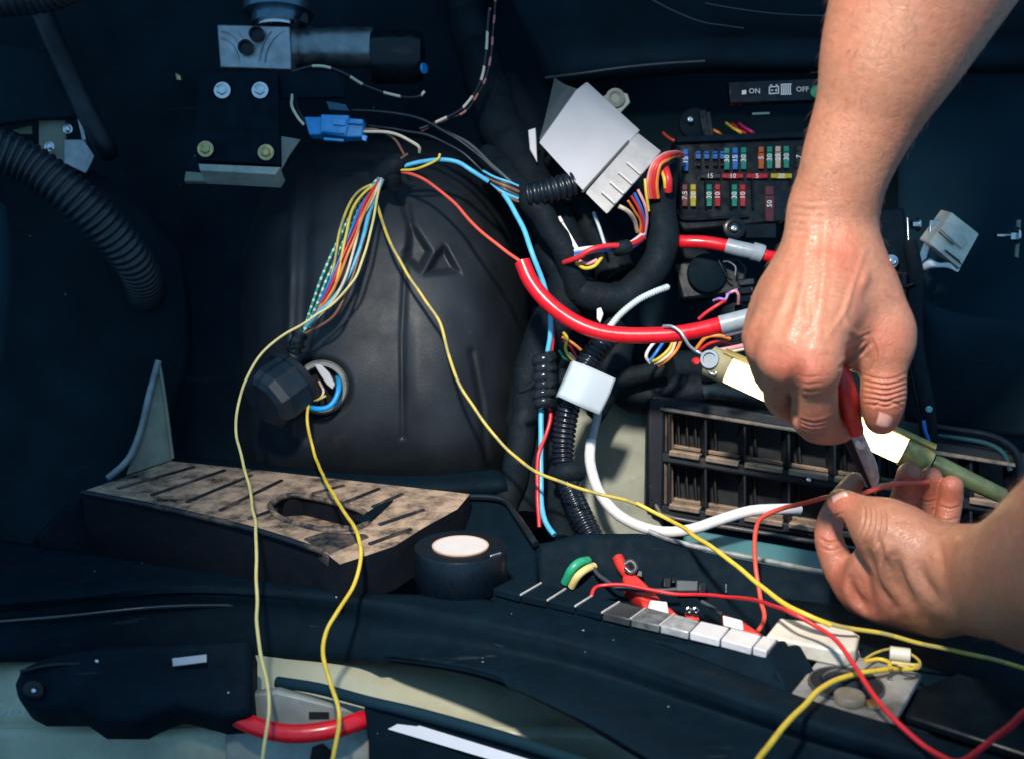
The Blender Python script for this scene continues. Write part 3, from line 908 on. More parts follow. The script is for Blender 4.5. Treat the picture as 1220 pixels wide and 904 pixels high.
for q in ((265, 108, 0.926), (310, 108, 0.924)):
    bolt(t, q, 0.0048, M_BOLT)
for q in ((245, 178, 0.911), (317, 182, 0.909)):
    bolt(t, q, 0.0046, M_BRASS)
t = thing('base_plate', 'pale sage metal ledge under the black bracket', 'plate', (285, 216, 0.93))
prism('ledge', [(236, 195, 0.914), (334, 199, 0.909), (328, 208, 0.906), (238, 203, 0.911)], 0.02, mat('pale sage', (0.34, 0.36, 0.31), 0.5, var=0.2, dirt=0.4), t)
prism('flange', [(221, 204, 0.93), (245, 206, 0.928), (335, 210, 0.925), (322, 217, 0.923), (219, 216, 0.928)], 0.006, M_SAGED, t)
prism('gusset', [(335, 162, 0.93), (359, 166, 0.945), (345, 186, 0.93), (334, 206, 0.92)], 0.006, mat('pale sage', BLACK), t)
t = thing('bracket_clip', 'small tan clip at the edge of the black bracket', 'clip', (211, 98, 0.97))
prism('clip', [(208, 86, 0.965), (214, 90, 0.963), (215, 96, 0.963), (210, 96, 0.965)], 0.004, M_BRASS, t)

t = thing('blue_connector', 'bright blue plug connector joining the cream wires', 'connector', (400, 168, 0.905))
for q, th, nm in (([(362, 139, .905), (384, 139, .903), (384, 160, .901), (368, 161, .903)], .012, 'plug'),
                  ([(382, 136, .899), (416, 137, .897), (412, 163, .896), (381, 158, .897)], .016, 'body'),
                  ([(409, 140, .900), (433, 142, .899), (432, 163, .898), (410, 164, .899)], .013, 'socket')):
    prism(nm, q, th, M_BLUE, t, bevel=0.0012)
prism('latch', [(396, 141, .8955), (413, 142, .895), (411, 150, .895), (396, 149, .8955)], .003, M_BLUE, t, bevel=0.0006)
bar('rib', (384, 156, .8945), (410, 159, .894), 0.0016, 0.002, M_BLUE, t)
bar('rib', (386, 166, .898), (410, 168, .897), 0.0024, 0.004, M_BLUE, t)
bar('rib', (410, 146, .8975), (432, 148, .897), 0.0014, 0.002, M_BLUE, t)
prism('tab', [(430, 160, .899), (438, 162, .899), (436, 169, .899), (431, 167, .899)], .004, M_BLUE, t, bevel=0.0006)
prism('cap', [(388, 120, .925), (412, 124, .922), (416, 132, .92), (392, 131, .922)], .01, mat('dark teal cap', (0.006, 0.06, 0.10), 0.4), t)

wr = 0.0010
def wire_thing(pts, r, m, label, **k):
    k.setdefault('wob', .0009)
    return tube('wire', pts, r, m, label=label, cat='wire', **k)


wire_thing([(348, 114, .925), (348, 126, .913), (354, 140, .905), (362, 149, .905)], .0013, W_CREAM, 'short cream wire looping from bracket into blue connector')
wire_thing([(353, 112, .928), (354, 128, .915), (362, 143, .908), (368, 150, .908)], .0011, W_BLK, 'short black wire beside the cream one entering blue connector')
wire_thing([(430, 157, .903), (446, 157, .903), (460, 158, .904), (478, 163, .905), (498, 174, .905), (500, 182, .91)], .0014, W_CREAM, 'cream wire leaving blue connector toward the taped wire joint')
wire_thing([(432, 154, .907), (450, 156, .907), (470, 166, .91), (482, 186, .905)], .0012, W_BRN, 'brown wire running from blue connector to the taped joint')
wire_thing([(348, 86, .93), (380, 79, .93), (411, 88, .925), (436, 102, .935), (470, 114, .94), (498, 116, .93), (506, 110, .93)], .0013, W_BW, 'black and cream striped wire looping over the bracket arm')
wire_thing([(583, 10, .955), (581, 40, .955), (578, 70, .952), (572, 98, .945), (552, 128, .93), (524, 144, .92), (500, 154, .915)], .0013, W_BW, 'black and cream striped wire hanging down from the dashboard')
wire_thing([(590, 0, .957), (587, 40, .957), (580, 90, .95), (556, 131, .932), (530, 143, .925), (502, 156, .918)], .0011, W_BR, 'black and red striped wire twisted with the hanging cream one')
wire_thing([(420, 132, .925), (452, 133, .92), (492, 139, .915), (530, 157, .91), (570, 185, .905), (600, 212, .90)], .0014, W_BLK, 'upper black wire arching over the housing to the loom', )
wire_thing([(440, 150, .92), (480, 156, .915), (514, 163, .91), (552, 184, .905), (585, 212, .90), (615, 238, .895)], .0014, W_BLK, 'lower black wire arching over the housing to the loom')
wire_thing([(520, 152, .915), (556, 170, .91), (590, 200, .902), (625, 232, .895)], .0016, mat('wire grey', (0.05, 0.06, 0.07), 0.35), 'dark grey wire crossing from the arch toward the ribbed loom')

# ---- taped joint on top of the housing
t = thing('taped_joint', 'lump of black tape where the coloured wires part on the housing', 'tape joint', (464, 214, 0.9))
tube('wrap', [(448, 216, .905), (457, 206, .898), (468, 199, .896), (478, 193, .90)], 0.0088, M_TAPE, t, n=14, step=.003, wob=.002)
tube('wrap', [(462, 196, .90), (466, 208, .897), (468, 222, .905)], 0.0075, M_TAPE, t, n=12, step=.003, wob=.002)

# ---- fan of wires from the joint to the plug
def fan(x0, y0, mids, x1, y1, d0=.893, d1=.872):
    pts = [(x0, y0, d0)] + [(mx, my, dm) for mx, my, dm in mids] + [(x1, y1, d1)]
    return pts


FAN = [
    (W_GRN, [(430, 236, .885), (408, 276, .874), (388, 318, .868), (374, 356, .868)], 363, 392, 'green and white striped wire at the outer edge of the wire fan'),
    (W_GRN, [(432, 240, .888), (412, 282, .876), (394, 322, .869), (378, 362, .866)], 361, 396, 'second green and white striped wire twisted in the wire fan'),
    (W_CYAN, [(441, 250, .883), (428, 300, .868), (406, 344, .864), (380, 372, .864)], 362, 390, 'sky blue wire along the inner edge of the wire fan'),
    (W_BLUE, [(434, 240, .882), (420, 270, .872), (404, 310, .866), (386, 350, .865)], 365, 390, 'dark blue wire in the middle of the wire fan'),
    (W_RED, [(436, 240, .880), (424, 270, .870), (408, 308, .863), (392, 346, .863)], 368, 384, 'red wire in the wire fan over the housing'),
    (W_ORA, [(438, 244, .878), (428, 270, .868), (414, 304, .861), (400, 340, .861), (386, 362, .862)], 366, 386, 'orange wire in the wire fan over the housing'),
    (W_CREAM, [(443, 240, .882), (430, 262, .871), (423, 290, .864), (412, 330, .860), (394, 362, .861)], 367, 388, 'cream wire in the wire fan over the housing'),
    (W_YEL, [(434, 230, .884), (420, 250, .874), (412, 282, .866), (406, 310, .863), (398, 345, .862)], 370, 384, 'yellow wire bulging out of the wire fan'),
    (W_OLI, [(428, 228, .887), (414, 248, .878), (404, 280, .870), (398, 320, .867), (384, 360, .866)], 366, 390, 'olive yellow wire in the wire fan over the housing'),
    (W_BRN, [(444, 246, .886), (432, 290, .870), (418, 334, .864), (398, 376, .863)], 364, 398, 'brown wire at the lower edge of the wire fan'),
]
for i, (m, mids, x1, y1, lab) in enumerate(FAN):
    wire_thing(fan(452 + (i % 4) * 1.5, 212 + (i % 3) * 2, mids, x1 + (i % 3), y1), .0012 if m != W_CYAN else .0018, m, lab, wob=.0006)

# ---- long loose wires
wire_thing([(453, 214, .892), (447, 250, .880), (438, 290, .866), (424, 330, .858), (396, 362, .855), (372, 379, .852), (340, 398, .842), (312, 422, .835), (293, 452, .83), (283, 490, .825), (282, 520, .822),
            (290, 552, .80), (299, 590, .765), (305, 640, .705), (306, 690, .675), (306, 740, .65), (309, 772, .635), (317, 805, .622), (320, 840, .612), (318, 870, .606), (312, 910, .604), (306, 960, .60)],
           .0011, W_YEL2, 'pale yellow loose wire drooping from the fan past the dusty tray')
wire_thing([(371, 474, .888), (367, 484, .878), (367, 505, .872), (376, 545, .865), (392, 580, .80), (412, 612, .745), (428, 640, .705), (430, 665, .69), (420, 700, .675), (402, 728, .655), (389, 752, .645),
            (386, 780, .632), (394, 812, .62), (403, 840, .61), (404, 862, .606), (397, 900, .602), (392, 960, .60)], .0013, W_YEL, 'bright yellow loose wire hanging out of the grommet')
tube('wire', [(402, 446, .905), (404, 462, .884), (398, 478, .880), (388, 486, .879), (372, 486, .882), (362, 482, .90)], .0022, wire('azure', (0.01, 0.33, 0.75)), label='thick azure wire curling inside the grey grommet', cat='wire')
wire_thing([(380, 455, .90), (386, 464, .884), (384, 472, .883), (376, 478, .886)], .0011, W_CREAM, 'tiny cream wire end inside the grommet')
wire_thing([(388, 472, .883), (380, 476, .882), (368, 478, .886), (360, 476, .90)], .0010, W_OLI, 'tiny olive wire end inside the grommet')
wire_thing([(448, 238, .893), (455, 262, .884), (468, 296, .872), (484, 325, .870), (502, 352, .866), (522, 382, .862), (534, 420, .858), (546, 456, .855), (566, 488, .85), (586, 514, .845),
            (612, 542, .838), (640, 562, .825), (678, 577, .81), (716, 588, .80), (758, 600, .785), (800, 620, .77), (838, 645, .72), (870, 668, .69), (900, 692, .667), G(930, 716, .028), G(958, 731, .027),
            G(995, 745, .023), G(1040, 752, .019), G(1090, 764, .014), G(1150, 777, .01), G(1206, 791, .004), G(1260, 806, .002)], .00135, W_OLI, 'long olive yellow wire crossing from the housing to the channel')
wire_thing([(758, 600, .783), (800, 620, .768), (838, 645, .718), (870, 668, .688), (900, 692, .665), G(930, 716, .030), G(958, 731, .029), G(990, 743, .025)], .0015, W_YEL, 'thicker yellow wire crossing above the tread tiles')
wire_thing([(478, 205, .895), (492, 208, .892), (512, 218, .888), (540, 242, .88), (572, 275, .868), (600, 298, .86), (622, 313, .852), (634, 328, .85)], .0014, W_RED2, 'coral red wire sloping over the housing to the thick red cable')
wire_thing([(474, 200, .895), (500, 194, .893), (524, 190, .89), (546, 194, .888), (562, 203, .886), (582, 216, .89)], .0019, W_CYAN, 'sky blue wire arching out of the taped joint')
wire_thing([(474, 203, .893), (494, 202, .890), (512, 196, .888), (522, 190, .886), (524, 184, .887)], .0011, W_YEL, 'short yellow wire end sticking up from the taped joint')
wire_thing([(468, 196, .893), (476, 190, .892), (486, 183, .89)], .0010, W_BRN, 'short brown wire end at the taped joint')
wire_thing([(600, 232, .885), (614, 254, .878), (626, 278, .87), (634, 302, .862), (646, 335, .865), (654, 366, .868), (656, 395, .87), (653, 418, .872), (649, 440, .875)], .0021, W_CYAN, 'sky blue wire running down past the thick red cable')
wire_thing([(645, 482, .872), (644, 520, .868), (644, 560, .862), (644, 590, .855), (648, 615, .845), (654, 628, .84), (661, 637, .835)], .0022, W_CYAN, 'sky blue wire hanging below the taped splice')
wire_thing([(657, 380, .872), (659, 402, .874), (657, 425, .876), (652, 442, .88)], .0016, W_RED, 'red wire beside the sky blue one above the splice')
wire_thing([(654, 478, .875), (656, 496, .872), (650, 518, .868), (642, 540, .862), (640, 570, .858), (641, 600, .85), (643, 628, .842)], .0017, W_RED, 'red wire hanging below the taped splice')
t = thing('taped_splice', 'shiny black tape wrapped round the sky blue and red wires', 'tape splice', (648, 485, .872))
for k in range(6):
    y = 428 + k * 10
    tube('wrap', [(638 + (k % 2) * 3, y + 3, .868), (648, y, .862), (657, y - 3 + (k % 3) * 3, .87)], .0052, mat('shiny tape', (0.011, 0.015, 0.02), 0.16, grain=0.6, gscale=300), t, n=10)
tube('wrap_core', [(652, 424, .874), (648, 452, .872), (648, 486, .874)], .0078, M_TAPE, t, n=12)
tube('loose_end', [(640, 452, .866), (630, 462, .862), (618, 466, .86)], .0022, M_TAPE, t, n=8)

# ================================================================== looms in the middle
def loom(pts, r, label, m=None, **k):
    return tube('cable_loom', pts, r, m or M_TAPE, n=16, step=.005, label=label, cat='cable loom', wob=k.pop('wob', .003), **k)


loom([(520, -200, 1.0), (545, -60, 1.03), (562, 40, 1.03), (585, 120, 1.0), (612, 180, .965), (650, 250, .935), (678, 310, .93), (668, 370, .94), (640, 430, .95), (628, 520, .95), (622, 620, .91)], .019, 'fat taped loom running down beside the domed housing')
loom([(600, 100, 1.04), (640, 170, 1.0), (676, 226, .955), (716, 280, .945), (735, 330, .945)], .017, 'taped loom passing behind the white control module')
loom([(788, 190, .965), (788, 240, .935), (788, 290, .925), (778, 325, .92), (744, 352, .92), (704, 352, .92), (672, 330, .93), (655, 290, .94)], .0135, 'taped loom bending under the white control module')
loom([(690, 250, .96), (720, 300, .955), (740, 380, .96), (730, 440, .955), (760, 470, .96), (830, 462, .955)], .016, 'taped loom behind the grey flag tape')
loom([(580, 185, .95), (608, 216, .915), (640, 246, .895), (672, 300, .905), (690, 350, .92)], .0105, 'thin taped loom entering the ribbed sleeve')
loom([(630, 440, .93), (622, 520, .925), (606, 590, .90), (596, 640, .87)], .012, 'taped loom along the lower edge of the domed housing')
loom([(668, 440, .93), (656, 520, .93), (662, 590, .90), (672, 648, .86)], .011, 'taped loom behind the ribbed black conduit')
loom([(800, 300, .99), (850, 330, .985), (880, 370, .98), (860, 430, .975), (800, 440, .97)], .016, 'taped loom below the fuse box')
loom([(705, 498, .925), (722, 470, .925), (738, 452, .93), (790, 440, .935)], .008, 'short taped loom under the grey flag tape')
tube('ribbed_sleeve', [(628, 233, .890), (642, 230, .888), (660, 226, .888), (682, 220, .892)], .0095, mat('sleeve', (0.005, 0.010, 0.016), 0.32), n=20, rib=(.0052, .3), label='short ribbed black sleeve across the looms', cat='sleeve')
t = thing('wire_cluster', 'frayed cyan and brown wires where two looms cross', 'wires', (590, 225, .89))
for k in range(7):
    y = 208 + k * 3
    tube('strand', [(576 + k * 2, y - 4, .895), (590 + k, y + 3, .887), (604, y + 8, .885), (618, y + 14, .888)], .0011 + .0002 * (k % 3),
         [W_CYAN, W_BLK, W_BRN, W_BLK, mat('wire grey', BLACK), W_CYAN, W_BRN][k], t, wob=.001)
tube('ribbed_conduit', [(735, 388, .885), (722, 404, .875), (702, 430, .868), (686, 456, .862), (676, 490, .868), (671, 530, .872), (673, 562, .868), (682, 592, .855), (694, 618, .84), (706, 642, .83)], .0088,
     mat('conduit black', (0.005, 0.009, 0.015), 0.24, var=0.2), n=20, rib=(.0044, .26), label='black corrugated conduit bending down past the sage panel', cat='conduit')
tube('spiral_tube', [(726, 390, .858), (740, 374, .862), (760, 358, .868), (780, 348, .874), (796, 342, .88)], .0025, mat('pale spiral', (0.50, 0.60, 0.62), 0.3), n=14, rib=(.0024, .35), label='pale ribbed spiral tube curving behind thick red cable', cat='tube')
t = thing('flag_tape', 'folded pale grey flag tape wrapped round black conduit', 'tape flag', (700, 490, .855))
loft('fold', [[(683, 430, .852), (704, 438, .848), (733, 451, .852)], [(674, 452, .850), (696, 460, .845), (725, 472, .85)], [(664, 472, .848), (686, 482, .843), (714, 494, .849)]], M_SILK, t, solid=-.0012, nu=16, nv=4)
loft('fold', [[(683, 430, .853), (680, 432, .87), (690, 440, .885)], [(674, 452, .851), (671, 453, .868), (682, 460, .885)], [(664, 472, .849), (662, 474, .866), (672, 480, .883)]], M_SILK, t, solid=-.0012, nu=10, nv=4)
o = tube('clip_band', [(665, 566, .866), (676, 563, .858), (690, 560, .864)], .0085, M_TAPE, n=12, label='black tape band round the corrugated conduit', cat='tape band')

# ---- small loose wire groups
wire_thing([(672, 398, .905), (676, 404, .895), (674, 416, .89), (680, 426, .888), (688, 434, .89)], .0014, W_YEL, 'yellow wire curl above the grey flag tape')
wire_thing([(670, 402, .903), (680, 408, .897), (692, 418, .897)], .0013, W_ORA, 'orange wire curl above the grey flag tape')
wire_thing([(672, 406, .905), (682, 416, .899), (688, 428, .897)], .0013, W_RED, 'red wire curl above the grey flag tape')
wire_thing([(666, 418, .905), (672, 426, .899), (678, 430, .9)], .0011, W_GREEN, 'green wire curl above the grey flag tape')
wire_thing([(678, 420, .9), (684, 428, .896), (688, 432, .898)], .0010, W_WHITE, 'white wire curl above the grey flag tape')
for m, a, lab in ((W_WHITE, [(786, 404, .895), (776, 412, .888), (770, 424, .886), (774, 432, .89)], 'white'), (W_BLUE, [(794, 402, .893), (784, 416, .886), (774, 430, .888)], 'blue'),
                  (W_YEL, [(802, 404, .89), (796, 418, .882), (784, 428, .884), (776, 430, .89)], 'yellow'), (W_CREAM, [(806, 404, .89), (800, 420, .882), (788, 430, .884), (780, 433, .89)], 'cream'),
                  (W_ORA, [(812, 404, .89), (806, 418, .882), (794, 430, .884), (784, 436, .89)], 'orange')):
    wire_thing(a, .0014, m, lab + ' wire in the looped bunch under the thick red cable')
wire_thing([(830, 416, .87), (842, 402, .865), (858, 400, .862), (870, 404, .864)], .0016, W_ORA, 'orange wire arching over the lamp end')
wire_thing([(834, 418, .872), (848, 408, .864), (864, 408, .86), (872, 412, .862)], .0015, W_RED, 'red wire arching over the lamp end')
wire_thing([(852, 418, .83), (866, 416, .828), (886, 412, .83)], .0018, W_PINK, 'pink wire ends sticking out past the lamp end')
wire_thing([(852, 421, .83), (868, 420, .828), (886, 416, .83)], .0013, W_CREAM, 'cream wire end sticking out past the lamp end')
lathe_red = lathe('wire_joint', P(829, 431, .85), -FWD, [(0, .0035), (.004, .0034), (.006, .002), (.006, 0)], W_RED, n=14)
tag(lathe_red, 'small red wire joint beside the lamp hook', 'wire joint')
wire_thing([(832, 380, .90), (842, 372, .897), (858, 362, .895), (863, 360, .9)], .0016, W_RED, 'short red wire above the grey shrink sleeve')
wire_thing([(850, 358, .905), (857, 356, .90), (864, 357, .90), (868, 350, .9), (878, 345, .905)], .0013, W_VIO, 'violet wire above the grey shrink sleeve')
wire_thing([(866, 352, .902), (876, 347, .9), (880, 352, .902), (879, 362, .91)], .0013, W_PINK, 'pink wire above the grey shrink sleeve')

# bundle crossing under the module
for m, dy, r, lab in ((W_WHITE, -3, .0018, 'white'), (W_BLUE, 1, .0016, 'blue'), (W_VIO, 4, .0013, 'violet')):
    wire_thing([(670, 305 + dy, .905), (690, 300 + dy, .895), (712, 297 + dy * .6, .892), (734, 297 + dy * .5, .895), (752, 292 + dy, .905), (768, 280 + dy, .92)], r, m, lab + ' wire in the short bundle below white control module')
wire_thing([(672, 313, .898), (688, 307, .886), (704, 298, .882), (724, 293, .885), (744, 293, .89), (758, 289, .90), (766, 284, .91)], .0024, W_RED, 'thick red wire in the short bundle below white control module')
wire_thing([(686, 314, .9), (696, 320, .894), (708, 317, .892), (717, 307, .896)], .0016, W_YEL, 'yellow wire loop below the short bundle')
wire_thing([(690, 312, .9), (700, 314, .896), (712, 309, .894)], .0018, W_PINK, 'pink wire loop below the short bundle')
tube('tape_band', [(734, 297, .893), (741, 296, .89), (748, 294, .893)], .0062, M_TAPE, n=12, label='black tape band round the short coloured bundle', cat='tape band')
t = thing('cable_tie', 'flat white cable tie poking up below the control module', 'cable tie', (680, 298, .905))
bar('strap', (667, 262, .90), (688, 298, .895), .0034, .0012, M_WHITE2, t, bevel=.0004, upv=RIGHT)
bar('head', (665, 259, .90), (669, 266, .899), .0042, .003, M_WHITE2, t, upv=RIGHT)
wire_thing([(707, 254, .91), (714, 272, .905), (721, 292, .90)], .0015, wire('pale blue', (0.5, 0.58, 0.66)), 'straight pale blue wire below the white control module')
t = thing('plastic_peg', 'small white peg standing behind the thick red cable', 'peg', (715, 385, .89))
prism('peg', [(711, 368, .885), (716, 366, .885), (719, 374, .884), (715, 385, .883), (711, 380, .884)], .004, M_WHITE2, t)
t = thing('white_clip', 'narrow white plastic clip beside the control module', 'clip', (634, 180, .93))
prism('blade', [(629, 155, .93), (638, 152, .93), (639, 168, .928), (640, 194, .925), (631, 178, .928)], .003, M_WHITE, t)

# ================================================================== white control module
t = thing('control_module', 'white rectangular control module tilted above the wire looms', 'control module', (710, 250, .93))
bk = (FWD * .75 + UP * .45 + RIGHT * .35).normalized()
prism('case', [(641, 170, .905), (686, 107, .945), (752, 168, .915), (695, 229, .875)], .030, M_WHITE, t, bevel=.0015, back=bk)
prism('cover', [(697, 230, .873), (750, 169, .912), (779, 192, .905), (723, 256, .868)], .026, mat('white ribbed cover', (0.50, 0.48, 0.46), 0.45, var=0.12, dirt=0.25), t, bevel=.001, back=bk)
bar('seam', (694, 229, .871), (749, 168, .910), .0012, .0016, mat('seam grey', (0.12, 0.12, 0.13), 0.6), t, bevel=0)
for k in range(4):
    f = .14 + k * .22
    a = V((727 + 44 * f * 1.05, 250 - 50 * f * 1.05, .866 + .033 * f))
    bar('terminal_rib', a, V((727 + 44 * f * 1.05 - 17, 250 - 50 * f * 1.05 - 15, .866 + .033 * f + .003)), .0022, .0024,
        mat('white ribbed cover', BLACK), t, bevel=.0006)
t = thing('module_bracket', 'sage metal tab with a round hole behind the control module', 'bracket', (738, 135, .97))
prism('tab', [(714, 118, .965), (732, 106, .968), (748, 112, .968), (751, 122, .966), (736, 138, .962), (722, 130, .962)], .003, mat('pale sage', BLACK), t)
lathe('eyelet', P(733, 117, .962), -FWD, [(0, .0085), (.0015, .0085), (.0025, .006), (.0015, .0045), (.0002, .004), (.0002, 0)], M_SAGED, t, n=24)
t = thing('module_holder', 'grey metal holder arm rising behind the control module', 'holder', (655, 150, .98))
prism('arm', [(660, 92, 1.0), (672, 100, .985), (688, 106, .955), (664, 140, .945), (642, 166, .93), (650, 140, .97)], .004, mat('holder grey', (0.10, 0.125, 0.13), 0.45), t)

# fan of wires leaving the module's right end
FAN2 = [(W_CREAM, [(738, 246, .885), (748, 252, .89), (756, 262, .905), (760, 276, .92)], .0019, 'thick cream wire under the control module end'),
        (W_RED, [(752, 234, .893), (762, 252, .90), (766, 268, .91), (764, 284, .92)], .0012, 'dark red wire under the control module end'),
        (W_BLUE, [(756, 230, .895), (764, 246, .90), (768, 262, .91), (766, 280, .92)], .0013, 'blue wire under the control module end'),
        (W_ORA, [(748, 240, .892), (756, 252, .90), (763, 264, .91), (762, 280, .92)], .0011, 'orange wire under the control module end'),
        (W_PINK, [(760, 226, .898), (768, 244, .90), (771, 262, .91), (768, 282, .92)], .0013, 'pink wire under the control module end'),
        (W_YEL, [(768, 214, .905), (770, 232, .905), (773, 252, .912)], .0013, 'yellow wire beside the red wire arch')]
for m, pts, r, lab in FAN2:
    wire_thing(pts, r, m, lab)
ARC = [(W_RED2, 0, .0020, 'coral red wire, outermost of the arch into the loom'), (W_RED, 4, .0022, 'red wire, second of the arch into the loom'),
       (W_PINK, -3, .0013, 'pink wire over the red arch into the loom'), (W_ORA, 8, .0018, 'orange wire, innermost of the arch into the loom')]
for m, o_, r, lab in ARC:
    wire_thing([(776 + o_, 236, .915), (774 + o_, 218, .908), (779 + o_ * .9, 198, .904), (790 + o_ * .6, 187 + o_ * .6, .908), (802, 183 + o_ * .5, .925), (812, 184 + o_ * .4, .96)], r, m, lab)
t = thing('wire_boot', 'small red and yellow boot beside the loom', 'wire boot', (793, 232, .93))
tube('boot', [(792, 200, .915), (796, 214, .91), (796, 228, .915)], .0036, W_RED, t, n=12)
tube('tip', [(789, 204, .913), (792, 214, .909), (793, 224, .912)], .0018, W_YEL, t, n=10)

# ================================================================== thick red cables
t = thing('battery_cable', 'thick glossy red cable sagging from housing to a grey sleeve', 'cable', (760, 405, .85))
tube('sheath', [(622, 312, .845), (632, 335, .842), (650, 358, .838), (676, 379, .835), (705, 393, .832), (735, 399, .830), (770, 400, .828), (805, 398, .826), (835, 393, .825), (862, 386, .825)], .0063, M_REDC, t, n=24)
tube('sleeve', [(858, 387.5, .824), (880, 382, .822), (915, 373, .82)], .0073, M_SHRINK, t, n=20)
tube('sleeve_edge', [(864, 399, .826), (885, 394, .824), (915, 388, .822)], .0020, M_STEELW, t)
t = thing('battery_cable', 'short thick red cable with a crimped lug under the fuse box', 'cable', (850, 300, .93))
tube('sheath', [(792, 285, .94), (812, 288, .93), (840, 289, .925), (870, 294, .922)], .0056, M_REDC, t, n=20)
tube('lug', [(866, 293, .921), (882, 297, .918), (902, 301, .916)], .0066, M_SHRINK, t, n=18)
tube('crimp', [(896, 299.5, .9155), (904, 301.5, .915), (908, 303, .915)], .0078, M_SHRINK, t, n=18)
tube('core', [(906, 302, .915), (914, 305, .914), (925, 307, .914)], .0050, M_REDC, t, n=16)
t = thing('battery_cable', 'thick red cable curving below the sill trim', 'cable', (360, 878, .635))
tube('sheath', [(225, 812, .672), (252, 832, .655), (278, 851, .64), (305, 865, .632), (340, 873, .628), (375, 872, .628), (410, 865, .632), (440, 855, .642), (466, 856, .66), (490, 862, .675)], .0054, M_REDC, t, n=22)
tube('wire_hook', [(790, 389, .822), (800, 389, .818), (810, 395, .815), (816, 404, .814), (822, 413, .815), (832, 420, .815), (842, 424, .81)], .0013, M_STEELW, label='bent silver wire hook hung over the thick red cable', cat='hook')

# ================================================================== fuse box
t = thing('fuse_box', 'black fuse box filled with rows of small coloured fuses', 'fuse box', (880, 275, 1.0))
FB = .985
prism('case', [(804, 164, FB), (962, 158, FB), (972, 262, FB), (815, 277, FB), (806, 268, FB)], .03, M_GL, t, bevel=.003)
prism('rim', [(806, 163, FB - .006), (962, 156, FB - .006), (962, 164, FB - .006), (806, 170, FB - .006)], .006, M_PL, t)
tube('lower_rim', [(806, 250, FB - .003), (810, 258, FB - .003), (818, 262, FB - .003), (860, 260, FB - .003), (892, 258, FB - .003)], .0016, M_GL, t)
M_NUM = mat('white print', (0.6, 0.6, 0.6), 0.6, var=0.0)
FC = {'blue': (0.015, 0.19, 0.62), 'green': (0.01, 0.30, 0.22), 'orange': (0.62, 0.12, 0.02), 'red': (0.50, 0.015, 0.03), 'yellow': (0.62, 0.50, 0.02),
      'white': (0.66, 0.55, 0.42), 'brown': (0.20, 0.05, 0.05), 'maroon': (0.10, 0.012, 0.03), 'black': (0.012, 0.016, 0.02)}


def fuse(x, y, col, num, hgt=26, wid=6.5, horiz=False):
    m = mat('fuse ' + col, tuple(.55 * q for q in FC[col]), 0.3, var=0.15)
    s = FB / F
    hx, hy = (hgt / 2, wid / 2) if horiz else (wid / 2, hgt / 2)
    vs_, fs_ = [], []
    def box(x0, x1, y0, y1, z0, z1):
        b_ = len(vs_)
        for zz in (z0, z1):
            for xx, yy in ((x0, y0), (x1, y0), (x1, y1), (x0, y1)):
                vs_.append(P(xx, yy, FB - zz))
        fs_.extend([(b_, b_ + 1, b_ + 2, b_ + 3), (b_ + 7, b_ + 6, b_ + 5, b_ + 4)] + [(b_ + i, b_ + 4 + i, b_ + 4 + (i + 1) % 4, b_ + (i + 1) % 4) for i in range(4)])
    box(x - hx, x + hx, y - hy, y + hy, 0, .0045)
    if horiz:
        box(x - hx, x - hx * .5, y - hy * .8, y + hy * .8, .0045, .0062); box(x + hx * .5, x + hx, y - hy * .8, y + hy * .8, .0045, .0062)
    else:
        box(x - hx * .9, x + hx * .9, y - hy, y - hy * .5, .0045, .0065); box(x - hx * .9, x + hx * .9, y + hy * .5, y + hy, .0045, .0065)
    f_ = mk('fuse', vs_, fs_, m, t, smooth=False, bevel=.0003, seg=1)
    if num:
        text('number', num, .0066 if not horiz else .006, P(x, y, FB - .0048), M_NUM, f_, rot=0 if horiz else math.pi / 2)


for x, c, n_ in ((817, 'blue', '15'), (866, 'green', '30'), (876, 'blue', '15'), (886, 'green', '30'), (907, 'orange', '5'), (917, 'green', '30'), (927, 'white', '25'), (937, 'green', '30'), (952, 'black', '7')):
    fuse(x, 189 - .03 * (x - 880), c, n_)
for x in (832, 842, 852, 861):
    fuse(x, 185, 'blue', '', hgt=9, wid=6)
    fuse(x, 195, 'black', '', hgt=6, wid=5)
for x, c, n_ in ((846, 'black', '15'), (873, 'red', '10'), (902, 'red', '5'), (931, 'yellow', '20')):
    fuse(x, 210, c, n_, hgt=25, wid=6, horiz=True)
for x, c, n_ in ((816, 'brown', '7.5'), (826, 'yellow', '20'), (845, 'green', '30'), (855, 'red', '10'), (875, 'green', '30'), (885, 'red', '10')):
    fuse(x, 233, c, n_)
fuse(917, 243, 'maroon', '50', hgt=42, wid=11)
for x in (808, 840, 870, 896, 942):
    bar('cell_wall', P(x, 215 if x > 830 else 176, FB - .002), P(x + 1, 250 if x > 830 else 262, FB - .002), .0016, .005, M_PL, t, upv=RIGHT, bevel=.0003)
t = thing('fuse_box_mount', 'rounded black mounting lug with a shiny screw above fuse box', 'mount', (826, 163, .99))
lathe('lug', P(827, 148, .99), -FWD, [(0, .0145), (.003, .014), (.004, .012), (.0045, .003)], M_PL, t, n=28)
bar('arm', (836, 132, .985), (842, 166, .985), .006, .006, M_GL, t, upv=RIGHT)
bar('arm', (843, 134, .987), (848, 166, .987), .004, .006, M_GL, t, upv=RIGHT)
bolt(t, (822, 143, .979), .0026, M_BOLT, washer=False, name='screw')
t = thing('fuse_box_mount', 'round black screw boss at the lower corner of fuse box', 'mount', (874, 285, .985))
lathe('boss', P(874, 273, .975), -FWD, [(0, .010), (.004, .010), (.005, .008), (.005, .006), (.003, .0055)], M_GL, t, n=28)
bolt(t, (874, 273, .971), .003, M_BOLT, washer=False, name='screw')
